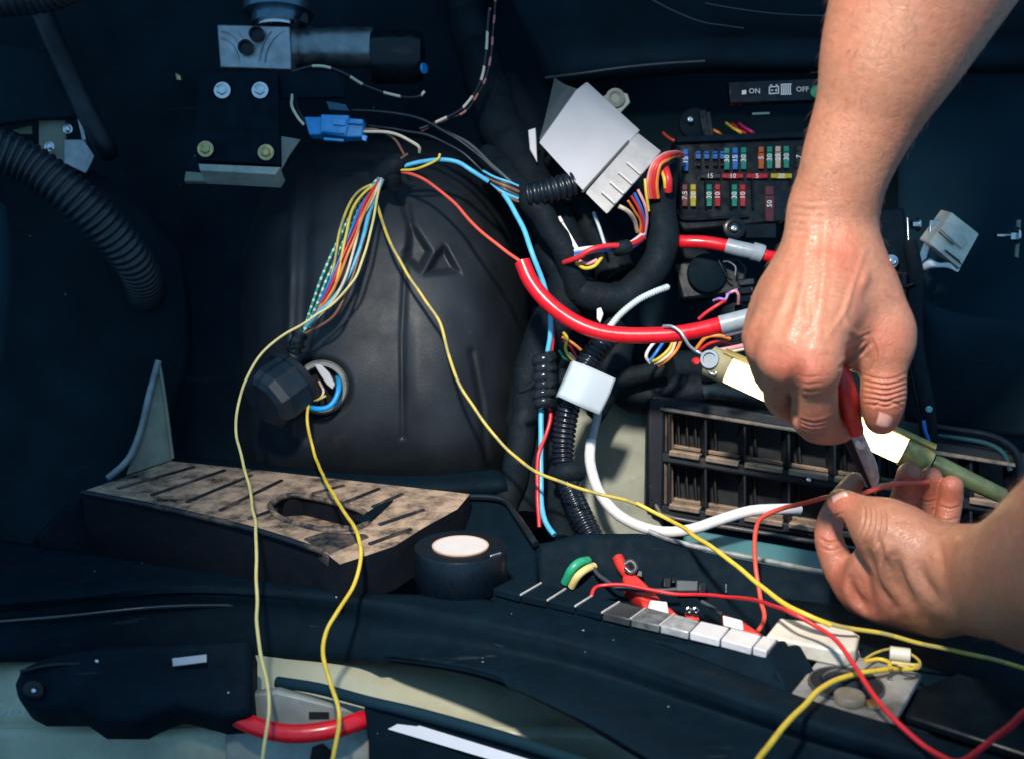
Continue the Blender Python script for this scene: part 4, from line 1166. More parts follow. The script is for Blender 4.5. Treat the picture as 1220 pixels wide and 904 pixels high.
prism('flange', [(884, 268, .98), (925, 266, .975), (925, 284, .975), (884, 284, .98)], .008, M_PL, t)
for i, (x, y, m, lab) in enumerate(((852, 156, W_ORA, 'orange'), (878, 155, W_YEL, 'yellow'), (884, 156, W_RED, 'red'), (892, 155, wire('magenta', (0.55, 0.03, 0.16)), 'magenta'), (802, 167, W_RED2, 'coral'))):
    wire_thing([(x - 12, y - 8, 1.02), (x - 4, y - 2, 1.0), (x + 3, y + 2, .992), (x + 8, y + 6, 1.0)], .0014, m, lab + ' wire end showing behind the upper rim of the fuse box')
# switch label strip: square, ON, battery, grille, OFF
t = thing('switch_panel', 'black isolator switch panel marked ON and OFF with battery symbol', 'switch panel', (920, 122, .975))
SP = .975
prism('face', [(868, 98, SP), (985, 93, SP), (985, 119, SP), (870, 123, SP)], .012, M_GL, t)
prism('led', [(884, 108, SP - .001), (889, 107.5, SP - .001), (889, 112.5, SP - .001), (884, 113, SP - .001)], .001, mat('white print', BLACK), t, bevel=0)
text('lettering', 'ON', .0066, (899, 109, SP - .0008), M_NUM, t)
text('lettering', 'OFF', .0066, (956, 107, SP - .0008), M_NUM, t)
def line(a, b, h=.0011): bar('symbol', (a[0], a[1], SP - .0006), (b[0], b[1], SP - .0006), h, .0006, M_NUM, t, bevel=0)
for a, b in (((916, 104), (928, 103.5)), ((916, 112), (928, 111.5)), ((916.6, 104), (916.6, 112)), ((927.4, 104), (927.4, 112)), ((917.5, 102), (920, 102)), ((924, 101.8), (926.5, 101.8)), ((918.5, 108), (921, 108)), ((923.5, 108), (926, 108)), ((924.7, 106.5), (924.7, 109.5))):
    bar('symbol', (a[0], a[1], SP - .0006), (b[0], b[1], SP - .0006), .0009, .0006, M_NUM, t, bevel=0, upv=UP if a[0] != b[0] else RIGHT)
for k in range(6):
    bar('symbol', (931 + k * 2.1, 101, SP - .0006), (931 + k * 2.1, 113, SP - .0006), .0009, .0006, M_NUM, t, bevel=0, upv=RIGHT)
bar('symbol', (930, 101, SP - .0006), (943, 100.5, SP - .0006), .0008, .0006, M_NUM, t, bevel=0)
bar('symbol', (930, 113, SP - .0006), (943, 112.5, SP - .0006), .0008, .0006, M_NUM, t, bevel=0)
lathe('green_button', P(973, 110, SP - .001), -FWD, [(0, .0062), (.002, .0058), (.0025, 0)], mat('green plastic', (0.01, 0.26, 0.11), 0.4), t, n=24)
bar('slot', (896, 136, .99), (917, 135, .99), .0022, .001, mat('slot green', (0.10, 0.2, 0.19), 0.4), t)
# relays and black connectors under the fuse box
t = thing('relay_block', 'black relay block with a round cap below the red cable lug', 'relay', (850, 350, .95))
prism('body', [(800, 312, .955), (880, 306, .95), (892, 318, .948), (886, 350, .948), (812, 358, .952)], .03, M_GL, t, bevel=.003)
lathe('cap', P(842, 326, .948), -FWD, [(0, .0175), (.004, .017), (.005, .0155), (.005, 0)], M_PL, t, n=32)
tube('wire_loop', [(862, 312, .94), (868, 312, .936), (876, 318, .936), (876, 328, .938)], .0008, M_STEELW, t)
tube('wire_loop', [(856, 310, .94), (866, 330, .938), (872, 334, .938)], .0008, M_GL, t)
bolt(t, (802, 299, .945), .0024, M_BOLT, washer=False, name='screw')
t = thing('black_connector', 'stacked black connectors beside the back of the hand', 'connector', (888, 370, .94))
for k in range(4):
    bar('housing', (880, 338 + k * 10, .925 + .003 * k), (900, 336 + k * 10, .92), .006, .012, M_GL, t, bevel=.001)

# ================================================================== right side hardware
t = thing('cream_connector', 'cream white plastic connector tilted on a metal clip', 'connector', (1130, 325, .93))
bk = (FWD + UP * .3 - RIGHT * .1).normalized()
prism('body', [(1107, 290, .925), (1134, 253, .935), (1167, 279, .925), (1144, 321, .915)], .020, M_CREAM, t, bevel=.0012, back=bk)
prism('step', [(1120, 272, .927), (1127, 263, .9285), (1153, 286, .920), (1146, 296, .918)], .004, M_CREAM, t, bevel=.0006)
prism('slot', [(1126, 297, .9185), (1129, 301, .9185), (1146, 316, .9155), (1143, 310, .9165)], .003, mat('slot dark', (0.05, 0.04, 0.03), 0.7), t, bevel=0)
bar('groove', (1118, 276, .9255), (1136, 292, .9215), .001, .001, mat('slot dark', BLACK), t, bevel=0)
t = thing('metal_clip', 'bent silver metal clip under the cream connector', 'clip', (1115, 325, .94))
prism('upright', [(1108, 262, .94), (1124, 262, .94), (1114, 280, .938), (1107, 281, .938)], .003, M_STEEL, t)
prism('side', [(1103, 283, .937), (1110, 288, .935), (1101, 320, .93), (1092, 311, .933)], .003, mat('blue steel', (0.25, 0.36, 0.42), 0.35, 0.6), t)
loft('foot', [[(1096, 316, .931), (1106, 308, .928), (1118, 314, .924), (1132, 313, .922), (1143, 322, .92)], [(1101, 325, .929), (1110, 321, .925), (1120, 320, .922), (1130, 321, .92), (1140, 326, .918)]], M_STEEL, t, solid=-.002, nu=20, nv=3)
t = thing('stud_bolt', 'silver stud bolt with hex nut standing out of the blue panel', 'bolt', (1205, 290, .95))
tube('thread', [(1186, 281, .945), (1206, 281, .952)], .0022, M_BOLT, t, n=12)
lathe('nut', P(1202, 281, .95), RIGHT, [(0, .0055), (.005, .0055)], M_BOLT, t, n=6, angle=20)
lathe('washer', P(1209, 281, .95), RIGHT, [(0, .0085), (.002, .008)], M_BOLT, t, n=24)
prism('tab', [(1212, 262, .955), (1217, 262, .955), (1214, 308, .955), (1209, 306, .955)], .003, M_SAGED, t)
t = thing('hex_bolt', 'silver hex bolt beside the cream connector', 'bolt', (1090, 275, .96))
lathe('head', P(1086, 268, .955), RIGHT, [(0, .004), (.005, .004), (.005, .0062), (.0065, .0062)], M_BOLT, t, n=14, angle=25)
tube('edge_strip', [(1081, 260, .955), (1082, 280, .953), (1083, 301, .951)], .0008, M_STEELW, label='thin silver edge strip beside hex bolt', cat='strip')
t = thing('panel_screw', 'bright round screw on the black bracket beside the wrist', 'screw', (1062, 320, .93))
bolt(t, (1062, 312, .935), .0040, M_BOLT)
prism('bracket', [(1046, 250, .955), (1078, 246, .955), (1086, 330, .94), (1074, 350, .938), (1048, 330, .945)], .012, M_PL, t, bevel=.003)
t = thing('black_cable', 'black cable pair hanging behind the thumb with a tiny clip', 'cable', (1100, 480, .9))
tube('sheath', [(1084, 290, .94), (1092, 330, .925), (1090, 370, .90), (1092, 420, .885), (1102, 470, .88), (1108, 510, .885), (1112, 540, .90)], .0062, M_TAPE, t, n=16)
tube('sheath', [(1076, 330, .93), (1080, 390, .90), (1086, 430, .89), (1100, 500, .885), (1104, 530, .89)], .0042, M_GL, t, n=14)
tube('tie', [(1066, 345, .92), (1078, 342, .912), (1090, 338, .908)], .002, M_GL, t, n=8)
bolt(t, (1106, 487, .873), .0026, mat('jade clip', (0.25, 0.5, 0.45), 0.3), washer=False, name='clip')
wire_thing([(1100, 500, .876), (1102, 512, .875), (1106, 524, .878)], .0016, W_BLUE, 'short blue wire showing beside the black cable pair')

# ================================================================== channel contents
t = thing('terminal_cover', 'red terminal cover strip with a white label in the channel', 'terminal cover', (790, 735, .74))
tube('boot', [(736, 664, .775), (742, 676, .768), (750, 686, .762)], .0042, M_REDT, t, n=14)
prism('body', [(741, 684, .755), (756, 681, .758), (782, 706, .742), (796, 724, .73), (776, 722, .732), (744, 700, .748)], .012, M_REDT, t, bevel=.002)
prism('body', [(762, 712, .735), (798, 722, .73), (812, 734, .722), (800, 740, .72), (766, 722, .73)], .012, M_REDT, t, bevel=.002)
prism('label', [(775, 714, .7285), (795, 716, .7285), (797, 730, .722), (772, 723, .7245)], .002, M_WHITE2, t)
t = thing('terminal_cover', 'red terminal cover with a white label beside the flat white box', 'terminal cover', (880, 748, .7))
prism('body', [(860, 729, .715), (885, 738, .71), (912, 756, .695), (884, 752, .70), (862, 744, .708)], .012, M_REDT, t, bevel=.002)
prism('label', [(861, 732, .710), (885, 738, .7065), (886, 750, .6995), (862, 744, .705)], .002, M_WHITE2, t)
t = thing('terminal_cover', 'small red terminal stub between two labelled covers', 'terminal cover', (824, 736, .72))
prism('body', [(816, 728, .722), (832, 732, .72), (834, 738, .716), (818, 736, .718)], .01, M_REDT, t)
bolt(t, (820, 726, .718), .0024, M_BOLT, washer=False, name='stud')
bolt(t, (828, 726, .716), .0024, M_BOLT, washer=False, name='stud')
t = thing('black_relay', 'small grey black relay in the channel behind red wire', 'relay', (820, 710, .75))
for x0, x1, y0, y1, dd, mm in ((790, 800, 686, 700, .755, M_GL), (806, 832, 690, 704, .752, mat('relay grey', (0.05, 0.065, 0.075), 0.4)), (832, 842, 692, 706, .75, M_GL), (800, 808, 684, 694, .757, M_GL)):
    prism('block', [(x0, y0, dd), (x1, y0 + 1, dd), (x1, y1, dd - .004), (x0, y1, dd - .004)], .014, mm, t, bevel=.001)
bar('pin', (865, 695, .745), (865, 706, .742), .0012, .0012, M_STEELW, t, upv=RIGHT)
t = thing('black_latch', 'small black latch ring beside the red terminal boot', 'latch', (750, 682, .76))
tube('ring', [(744, 672, .757), (752, 668, .757), (758, 676, .755), (752, 682, .755), (745, 676, .757)], .0018, mat('latch grey', (0.05, 0.06, 0.065), 0.35), t)
prism('foot', [(757, 676, .758), (766, 680, .757), (766, 688, .755), (758, 686, .756)], .006, M_GL, t)
wire_thing([(673, 694, .775), (680, 680, .77), (690, 671, .772), (700, 668, .78)], .0034, W_GREEN, 'thick green wire loop at the end of the channel', n=14)
wire_thing([(681, 698, .77), (688, 686, .765), (698, 678, .768), (708, 674, .775)], .0028, W_YEL2, 'thick yellow wire loop beside the green one in the channel', n=14)
wire_thing([(702, 668, .78), (712, 684, .765), (722, 692, .755), (736, 700, .745), (780, 704, .735), (806, 702, .735)], .0016, mat('wire grey', BLACK), 'grey wire lying under the red wire in the channel')
wire_thing([(836, 716, .73), (850, 724, .722), (860, 732, .715)], .0014, mat('wire grey', BLACK), 'short grey wire between the terminal covers')
# loose red wires
wire_thing([(704, 712, .73), (707, 702, .735), (716, 697, .738), (745, 696, .735), (780, 703, .727), (820, 708, .718), (865, 710, .695), (905, 716, .66), G(940, 729, .032), G(972, 745, .029), G(998, 765, .026),
            G(1016, 790, .022), G(1036, 822, .017), G(1062, 852, .014), G(1092, 880, .012), G(1115, 897, .012), G(1138, 907, .016), G(1160, 900, .026), G(1190, 876, .045), G(1222, 850, .07), G(1270, 815, .10)], .0013, W_RED, 'long red wire looping across the channel and down the sill')
wire_thing([(1105, 573, .690), (1080, 575, .684), (1060, 577, .679), (1044, 581, .677), (1024, 588, .676), (1000, 594, .680), (985, 592, .685), (960, 598, .705), (935, 604, .725), (915, 612, .735), (904, 622, .74), (900, 645, .74), (901, 680, .735),
            (906, 715, .725), (911, 732, .717), (909, 744, .71), (902, 754, .705)], .0016, W_RED2, 'red wire pinched between fingers under the cutter blades')
t = thing('white_cable', 'thick white cable hanging in front of the sage panel', 'cable', (770, 632, .88))
tube('sheath', [(704, 525, .905), (703, 550, .895), (712, 582, .885), (730, 607, .877), (756, 624, .872), (790, 633, .866), (824, 630, .86), (860, 618, .86), (895, 608, .862), (930, 606, .868), (952, 606, .875)], .0044, M_WHITE2, t, n=18)
tube('collar', [(708, 470, .91), (712, 492, .91), (708, 510, .908), (704, 528, .905)], .0036, M_SHRINK, t, n=12)

# ---- latch plate, white lid, cut yellow wires
t = thing('latch_plate', 'worn raw steel plate with a round black hole and rubber button', 'plate', (1010, 840, .62))
ZL = .004
slab('plate', [G(x, y, ZL) for x, y in ((935, 835), (985, 772), (1024, 782), (1098, 802), (1066, 858), (1056, 862), (1000, 850))], .004, M_PLATE, t, bevel=.0006)
lathe('hole', G(1008, 816, ZL + .0003), (0, 0, 1), [(0, .0185), (.0006, .0185), (.0006, 0)], mat('void black', BLACK), t, n=36)
lathe('dome', G(1004, 812, ZL + .0006), (0, 0, 1), [(0, .0125), (.0015, .0115), (.004, .008), (.005, .003), (.0052, 0)], mat('blue gloss', (0.008, 0.014, 0.024), 0.22), t, n=32)
lathe('hole_rim', G(1008, 816, ZL), (0, 0, 1), [(0, .0205), (.0014, .0202), (.0014, .019), (0, .0185)], mat('rim dark', (0.04, 0.045, 0.05), 0.3), t, n=40)
lathe('button', G(1012, 834, ZL + .0005), (0, 0, 1), [(0, .0082), (.003, .0082), (.004, .0074), (.004, 0)], mat('tan rubber', (0.11, 0.105, 0.085), 0.55, dust=0.3), t, n=28)
lathe('rivet', G(1040, 840, ZL + .0005), (0, 0, 1), [(0, .0042), (.0016, .0038), (.002, 0)], M_BRASS, t, n=16)
lathe('rivet', G(1060, 808, ZL + .0005), (0, 0, 1), [(0, .0016), (.001, .0014), (.0012, 0)], M_BOLT, t, n=10)
t = thing('ivory_plastic_box', 'flat white plastic box with rounded corner under the crossing wires', 'box', (970, 785, .66))
prism('cover', [G(x, y, .014) for x, y in ((912, 757), (929, 735), (975, 741), (1018, 751), (1024, 758), (1020, 772), (1006, 776))], .010, mat('ivory plastic', (0.66, 0.63, 0.54), 0.4, var=0.12, dirt=0.25), t, bevel=.0015, back=(0, 0, -1))
prism('corner', [(1018, 752, .662), (1025, 757, .66), (1022, 772, .654), (1013, 770, .655)], .006, mat('yellowed plastic', (0.48, 0.42, 0.22), 0.45), t, bevel=.001)
prism('foot', [(1006, 776, .648), (1022, 770, .65), (1028, 786, .643), (1000, 788, .642)], .008, M_WHITE2, t)
wire_thing([G(890, 930, .016), G(905, 904, .016), G(926, 876, .016), G(952, 846, .016), G(976, 822, .015), G(1000, 808, .013), G(1030, 800, .011), G(1056, 797, .009), G(1074, 795, .008)], .0015, W_YEL, 'thick yellow wire lying across the steel latch plate')
wire_thing([G(1028, 786, .012), G(1042, 778, .012), G(1060, 772, .012), G(1078, 775, .012), G(1094, 786, .012), G(1092, 796, .012), G(1070, 792, .012)], .0008, W_OLI, 'thin olive wire loop round the little cream tube')
wire_thing([G(1030, 787, .012), G(1046, 784, .012), G(1058, 788, .012), G(1060, 794, .012)], .0012, W_YEL, 'short bent yellow wire end beside the latch plate')
wire_thing([G(1062, 790, .012), G(1080, 792, .012), G(1094, 793, .012)], .0010, W_YEL2, 'fine pale yellow wire below the little cream tube')
wire_thing([G(1076, 798, .012), G(1088, 797, .012), G(1093, 792, .012)], .0011, W_YEL, 'small yellow wire hook beside the little cream tube')
o = tube('cream_tube', [G(1060, 778, .012), G(1084, 781, .012)], .0042, M_CREAM, n=16, label='little cream plastic tube among the fine yellow wires', cat='tube')

# ================================================================== things below the sill trim, lower left
t = thing('seat_rail_cover', 'black plastic rail cover with rounded nose on sage metal', 'rail cover', (150, 855, .6380))
prism('cover', [(16, 812, .6330), (24, 794, .6380), (55, 780, .6430), (120, 768, .6480), (300, 758, .6580), (300, 850, .6260), (262, 852, .6230), (210, 838, .6260), (180, 850, .6210), (165, 858, .6180),
                (115, 858, .6180), (92, 842, .6230), (40, 842, .6230), (20, 832, .6280)], .03, M_PL, t, bevel=.004)
lathe('pivot', P(42, 821, .6260), -FWD, [(0, .0065), (.003, .006), (.004, .004), (.004, 0)], M_GL, t, n=24)
bolt(t, (41, 822, .6210), .0014, M_BOLT, washer=False, name='screw')
bolt(t, (116, 787, .6410), .0012, M_BOLT, washer=False, name='screw')
tube('edge', [(24, 800, .6330), (60, 792, .6380), (100, 790, .6420)], .0014, M_GL, t)
prism('sticker', [(205, 784, .6400), (246, 779, .6410), (246, 788, .6380), (206, 793, .6370)], .0008, mat('grey sticker', (0.36, 0.38, 0.42), 0.5), t, bevel=0)
t = thing('sill_grip', 'ribbed pale strip on the sage metal beside the rail cover', 'strip', (30, 855, .67))
for k in range(14):
    x = -20 + k * 8
    bar('rib', (x, 852 - k * .35, .668), (x + 3, 848 - k * .35, .668), .0014, .0016, mat('pale strip', (0.4, 0.46, 0.45), 0.5), t, bevel=.0005)
t = thing('black_strut', 'black strut with a flat white sticker below the sill trim', 'strut', (560, 904, .6))
prism('body', [(432, 838, .635), (470, 842, .632), (580, 872, .62), (690, 906, .61), (800, 945, .6), (800, 1020, .6), (440, 1020, .63), (438, 880, .632)], .012, M_PL, t, bevel=.002)
prism('sticker', [(462, 868, .6295), (481, 858, .631), (640, 907, .612), (700, 930, .605), (640, 930, .607), (590, 906, .616)], .001, mat('white sticker', (0.52, 0.54, 0.6), 0.5, var=0.06), t, bevel=0)
tube('upper_rail', [(330, 812, .66), (380, 820, .65), (440, 836, .635), (500, 850, .628), (600, 878, .617), (700, 910, .608)], .0034, M_NAVY, t, n=12)
t = thing('sill_bracket', 'grey metal bracket face behind the thick red cable', 'bracket', (360, 890, .655))
prism('face', [(268, 830, .648), (330, 822, .648), (440, 850, .645), (442, 1000, .645), (268, 1000, .645)], .01, mat('grey primer', (0.23, 0.25, 0.23), 0.5, var=0.5, vscale=30, dirt=0.6), t, bevel=.002)
prism('slot', [(372, 890, .6435), (384, 886, .6435), (396, 896, .6435), (388, 912, .6435), (368, 912, .6435)], .001, mat('void black', BLACK), t, bevel=0)
prism('notch', [(368, 848, .6455), (392, 848, .6455), (392, 856, .6455), (368, 856, .6455)], .001, mat('void black', BLACK), t, bevel=0)

# ================================================================== inspection lamp
t = thing('inspection_lamp', 'glowing tubular inspection lamp lying behind the hands', 'lamp', (980, 510, .76))
la, lb = P(848, 431, .80), P(1096, 545, .755)
lx = (lb - la).normalized()
ll = (lb - la).length
em, nt, b = nodes('lamp diffuser')
b.inputs['Base Color'].default_value = (0.9, 0.87, 0.78, 1)
b.inputs['Emission Color'].default_value = (1.0, 0.92, 0.76, 1)
b.inputs['Emission Strength'].default_value = 13.0
lathe('light_tube', la + lx * .012, lx, [(0, .0045), (.004, .0056), (ll - .026, .0056), (ll - .022, .005), (ll - .022, 0)], em, t, n=28)
dm, nt, b = nodes('lamp diffuser shell')
mx = nt.nodes.new('ShaderNodeMixShader')
tr = nt.nodes.new('ShaderNodeBsdfTransparent')
tl = nt.nodes.new('ShaderNodeBsdfTranslucent')
tl.inputs['Color'].default_value = (0.85, 0.68, 0.36, 1)
tr.inputs['Color'].default_value = (1.0, 0.95, 0.82, 1)
mx.inputs[0].default_value = 0.7
nt.links.new(tr.outputs[0], mx.inputs[1]); nt.links.new(tl.outputs[0], mx.inputs[2])
nt.links.new(mx.outputs[0], nt.nodes['Material Output'].inputs['Surface'])
lathe('diffuser', la + lx * .010, lx, [(0, .0094), (.004, .0102), (ll - .026, .0102), (ll - .020, .0098)], dm, t, n=32)
am = mat('amber housing', (0.42, 0.32, 0.10), 0.35, var=0.3, vscale=100, dirt=0.3)
# half shell behind the diffuser
u = (UP * .75 + FWD * .65); u = (u - lx * u.dot(lx)).normalized(); v_ = lx.cross(u)
vs, fs = [], []
for i in range(2):
    for k in range(17):
        g = math.radians(-85 + 170 * k / 16)
        vs.append((la + lx * .006 if i == 0 else lb + lx * .006) + (u * math.cos(g) + v_ * math.sin(g)) * .0135)
fs = [(k, k + 1, 18 + k, 17 + k) for k in range(16)]
mk('housing', vs, fs, am, t, solid=.0018)
lathe('end_cap', la - lx * .004, lx, [(0, .008), (.002, .0115), (.016, .0115), (.018, .010)], mat('cap olive', (0.32, 0.28, 0.16), 0.35, var=0.4), t, n=28)
lathe('end_cap', lb - lx * .012, lx, [(0, .0112), (.004, .0114), (.014, .0112), (.018, .009), (.020, .0075)], mat('cap brass', (0.55, 0.40, 0.12), 0.35, var=0.5, vscale=160, dirt=0.5), t, n=28)
lathe('handle', lb + lx * .009, lx, [(0, .0066), (.004, .0072), (.044, .0056), (.050, .0054), (.051, .0044), (.055, .0044), (.056, 0)], mat('green handle', (0.09, 0.12, 0.055), 0.3, var=0.4, vscale=80), t, n=28)
lathe('strain_relief', lb + lx * .0635, lx, [(0, .0043), (.006, .004), (.007, .002)], mat('tan rubber', BLACK), t, n=18)
lathe('bezel', P(846, 428, .79), (-FWD - RIGHT * .4).normalized(), [(0, .0068), (.003, .0066), (.003, .0048), (.001, .0045), (.001, 0)], M_SHRINK, t, n=24)
tube('hook', [(842, 436, .795), (846, 444, .79), (852, 446, .789), (854, 440, .79)], .0010, M_STEELW, t)

# ================================================================== person: two forearms and hands, each one continuous surface
def camxyz(px, py, d):
    return np.array([(px - CX) / F * d, (CY - py) / F * d, d])


class Field:
    def __init__(s, lo, hi, h):
        s.h = h
        s.lo = np.array(lo)
        s.n = np.ceil((np.array(hi) - s.lo) / h).astype(int) + 1
        s.v = np.full(s.n, 0.05, dtype=np.float32)

    @staticmethod
    def smin(a, b, k):
        h_ = np.clip(0.5 + 0.5 * (b - a) / k, 0, 1)
        return b * (1 - h_) + a * h_ - k * h_ * (1 - h_)

    def chain(s, P_, k=0.006, cut=False, flat=None):
        """P_: (px, py, d, radius px)"""
        pts = np.array([camxyz(*p[:3]) for p in P_])
        rs = np.array([p[3] * p[2] / F for p in P_])
        if len(pts) > 2:                               # round the joints
            Q4 = np.concatenate([pts, rs[:, None]], 1)
            E = np.concatenate([[2 * Q4[0] - Q4[1]], Q4, [2 * Q4[-1] - Q4[-2]]])
            res = []
            for i in range(1, len(E) - 2):
                p0, p1, p2, p3 = E[i - 1:i + 3]
                for t in (np.arange(9) / 9 if flat is not None else (0, 1 / 3, 2 / 3)):
                    res.append(.5 * (2 * p1 + (p2 - p0) * t + (2 * p0 - 5 * p1 + 4 * p2 - p3) * t * t + (3 * p1 - p0 - 3 * p2 + p3) * t ** 3))
            res.append(E[-2])
            Q4 = np.array(res)
            pts, rs = Q4[:, :3], Q4[:, 3]
        pad = 0.012 * (1 if flat is None else 1.3)
        ch, X0 = None, None
        a0 = np.clip(np.floor((pts.min(0) - rs.max() * 1.2 - pad - s.lo) / s.h).astype(int), 0, s.n)
        b0 = np.clip(np.ceil((pts.max(0) + rs.max() * 1.2 + pad - s.lo) / s.h).astype(int) + 1, 0, s.n)
        if (b0 <= a0).any(): return
        ch = np.full(b0 - a0, 0.05, dtype=np.float32)
        cum = np.concatenate([[0], np.cumsum(np.linalg.norm(np.diff(pts, axis=0), axis=1))])
        for i in range(len(pts) - 1):
            A_, B_ = pts[i], pts[i + 1]
            rr = max(rs[i], rs[i + 1]) * 1.2 + pad
            lo = np.clip(np.floor((np.minimum(A_, B_) - rr - s.lo) / s.h).astype(int), a0, b0)
            hi = np.clip(np.ceil((np.maximum(A_, B_) + rr - s.lo) / s.h).astype(int) + 1, a0, b0)
            if (hi <= lo).any(): continue
            gx, gy, gz = [((s.lo[j] + s.h * np.arange(lo[j], hi[j])) - A_[j]).astype(np.float32) for j in range(3)]
            gx, gy, gz = gx[:, None, None], gy[None, :, None], gz[None, None, :]
            ab = (B_ - A_).astype(np.float32)
            L2 = float(ab @ ab)
            t = np.clip((gx * ab[0] + gy * ab[1] + gz * ab[2]) / L2, 0, 1)
            qx, qy, qz = gx - t * ab[0], gy - t * ab[1], gz - t * ab[2]
            d2 = qx * qx + qy * qy + qz * qz
            if flat is not None:
                fv, fk = flat
                e = qx * fv[0] + qy * fv[1] + qz * fv[2]
                d2 = d2 + e * e * (fk * fk - 1)
            r = rs[i] + (rs[i + 1] - rs[i]) * t
            val = (np.sqrt(d2) - r).astype(np.float32)
            sl = tuple(slice(lo[j] - a0[j], hi[j] - a0[j]) for j in range(3))
            ch[sl] = np.minimum(ch[sl], val)
        sl = tuple(slice(a0[j], b0[j]) for j in range(3))
        cur = s.v[sl]
        s.v[sl] = -s.smin(-cur, ch, k) if cut else s.smin(cur, ch, k)

    def mesh(s):
        v = s.v
        ins = v < 0
        c = np.zeros(np.array(v.shape) - 1, dtype=np.int8)
        corners = [(i, j, k) for i in (0, 1) for j in (0, 1) for k in (0, 1)]
        N = np.array(v.shape) - 1
        cs = lambda A, o: A[o[0]:o[0] + N[0], o[1]:o[1] + N[1], o[2]:o[2] + N[2]]
        for o in corners: c += cs(ins, o)
        act = (c > 0) & (c < 8)
        idx = np.argwhere(act)
        vid = np.full(N, -1, dtype=np.int64)
        vid[act] = np.arange(len(idx))
        acc = np.zeros((len(idx), 3))
        cnt = np.zeros(len(idx))
        for a in corners:
            for ax in range(3):
                if a[ax]: continue
                b = list(a); b[ax] = 1
                va = v[idx[:, 0] + a[0], idx[:, 1] + a[1], idx[:, 2] + a[2]]
                vb = v[idx[:, 0] + b[0], idx[:, 1] + b[1], idx[:, 2] + b[2]]
                m_ = (va < 0) != (vb < 0)
                t = np.where(m_, va / np.where(m_, va - vb, 1), 0)
                p = np.tile(np.array(a, float), (len(idx), 1))
                p[:, ax] += t
                acc[m_] += p[m_]
                cnt[m_] += 1
        pos = s.lo + (idx + acc / cnt[:, None]) * s.h
        quads = []
        for ax in range(3):
            o1, o2 = [(1, 2), (2, 0), (0, 1)][ax]
            sa = [slice(1, -1)] * 3
            sa[ax] = slice(0, -1)
            sb = list(sa)
            sb[ax] = slice(1, None)
            A_, B_ = ins[tuple(sa)], ins[tuple(sb)]
            e = np.argwhere(A_ != B_)
            fl_ = A_[A_ != B_]
            off = np.ones(3, int); off[ax] = 0
            e = e + off
            def gv(d1, d2):
                q = e.copy()
                q[:, o1] -= d1
                q[:, o2] -= d2
                return vid[q[:, 0], q[:, 1], q[:, 2]]
            Q = np.stack([gv(1, 1), gv(0, 1), gv(0, 0), gv(1, 0)], 1)
            Q[~fl_] = Q[~fl_][:, ::-1]
            quads.append(Q)
        Q = np.concatenate(quads)
        return pos, Q[(Q >= 0).all(1)]


def skin_material(name, base, warm):
    m, nt, b = nodes(name)
    red = ramp(nt, nz(nt, 38, 4, 0.6), [(0.35, (0, 0, 0)), (0.72, (1, 1, 1))])
    c = mixc(nt, math_(nt, 'MULTIPLY', red, 0.55), base, warm)
    ra = nt.nodes.new('ShaderNodeAttribute'); ra.attribute_name = 'red'
    c = mixc(nt, math_(nt, 'MULTIPLY', ra.outputs['Fac'], 0.6), c, (0.42, 0.095, 0.058))
    mott = ramp(nt, nz(nt, 260, 3, 0.6), [(0.3, (0.86, 0.84, 0.84)), (0.7, (1.08, 1.06, 1.05))])
    c = mixc(nt, 1.0, c, mott, 'MULTIPLY')
    fr = ramp(nt, nz(nt, 420, 2, 0.5), [(0.68, (0, 0, 0)), (0.78, (1, 1, 1))])
    c = mixc(nt, math_(nt, 'MULTIPLY', fr, 0.28), c, (0.26, 0.10, 0.06))
    gr = ramp(nt, nz(nt, 70, 9, 0.75), [(0.55, (0, 0, 0)), (0.72, (1, 1, 1))])       # workshop grime
    c = mixc(nt, math_(nt, 'MULTIPLY', gr, 0.35), c, (0.13, 0.075, 0.055))
    nt.links.new(c, b.inputs['Base Color'])
    nt.links.new(ramp(nt, nz(nt, 300, 3), [(0.3, (0.38,) * 3), (0.7, (0.52,) * 3)]), b.inputs['Roughness'])
    b.inputs['Subsurface Weight'].default_value = 0.12
    b.inputs['Subsurface Radius'].default_value = (1.0, 0.35, 0.2)
    b.inputs['Subsurface Scale'].default_value = 0.004
    b.inputs['Specular IOR Level'].default_value = 0.6
    vo = nt.nodes.new('ShaderNodeTexVoronoi')
    vo.feature = 'DISTANCE_TO_EDGE'
    vo.inputs['Scale'].default_value = 620
    wv = nt.nodes.new('ShaderNodeVectorMath'); wv.operation = 'MULTIPLY'
    wv.inputs[1].default_value = (0.7, 1.0, 1.5)
    nt.links.new(coord(nt), wv.inputs[0])
    nt.links.new(wv.outputs[0], vo.inputs['Vector'])
    bump(nt, b, ramp(nt, vo.outputs['Distance'], [(0.0, (0, 0, 0)), (0.12, (1, 1, 1))]), 0.35, 0.0006)
    wr_ = nt.nodes.new('ShaderNodeVectorMath'); wr_.operation = 'MULTIPLY'
    wr_.inputs[1].default_value = (130, 190, 270)
    nt.links.new(coord(nt), wr_.inputs[0])
    bump(nt, b, nz(nt, 1.0, 5, 0.65, wr_.outputs[0]), 0.34, 0.0009)
    return m


M_SKIN = skin_material('skin', (0.385, 0.178, 0.104), (0.37, 0.112, 0.060))
M_NAIL = mat('fingernail', (0.50, 0.27, 0.22), 0.28, var=0.15, vscale=200)

person = thing('person', 'bare forearms of a person cutting a red wire with pliers', 'person', (1180, 700, .56))


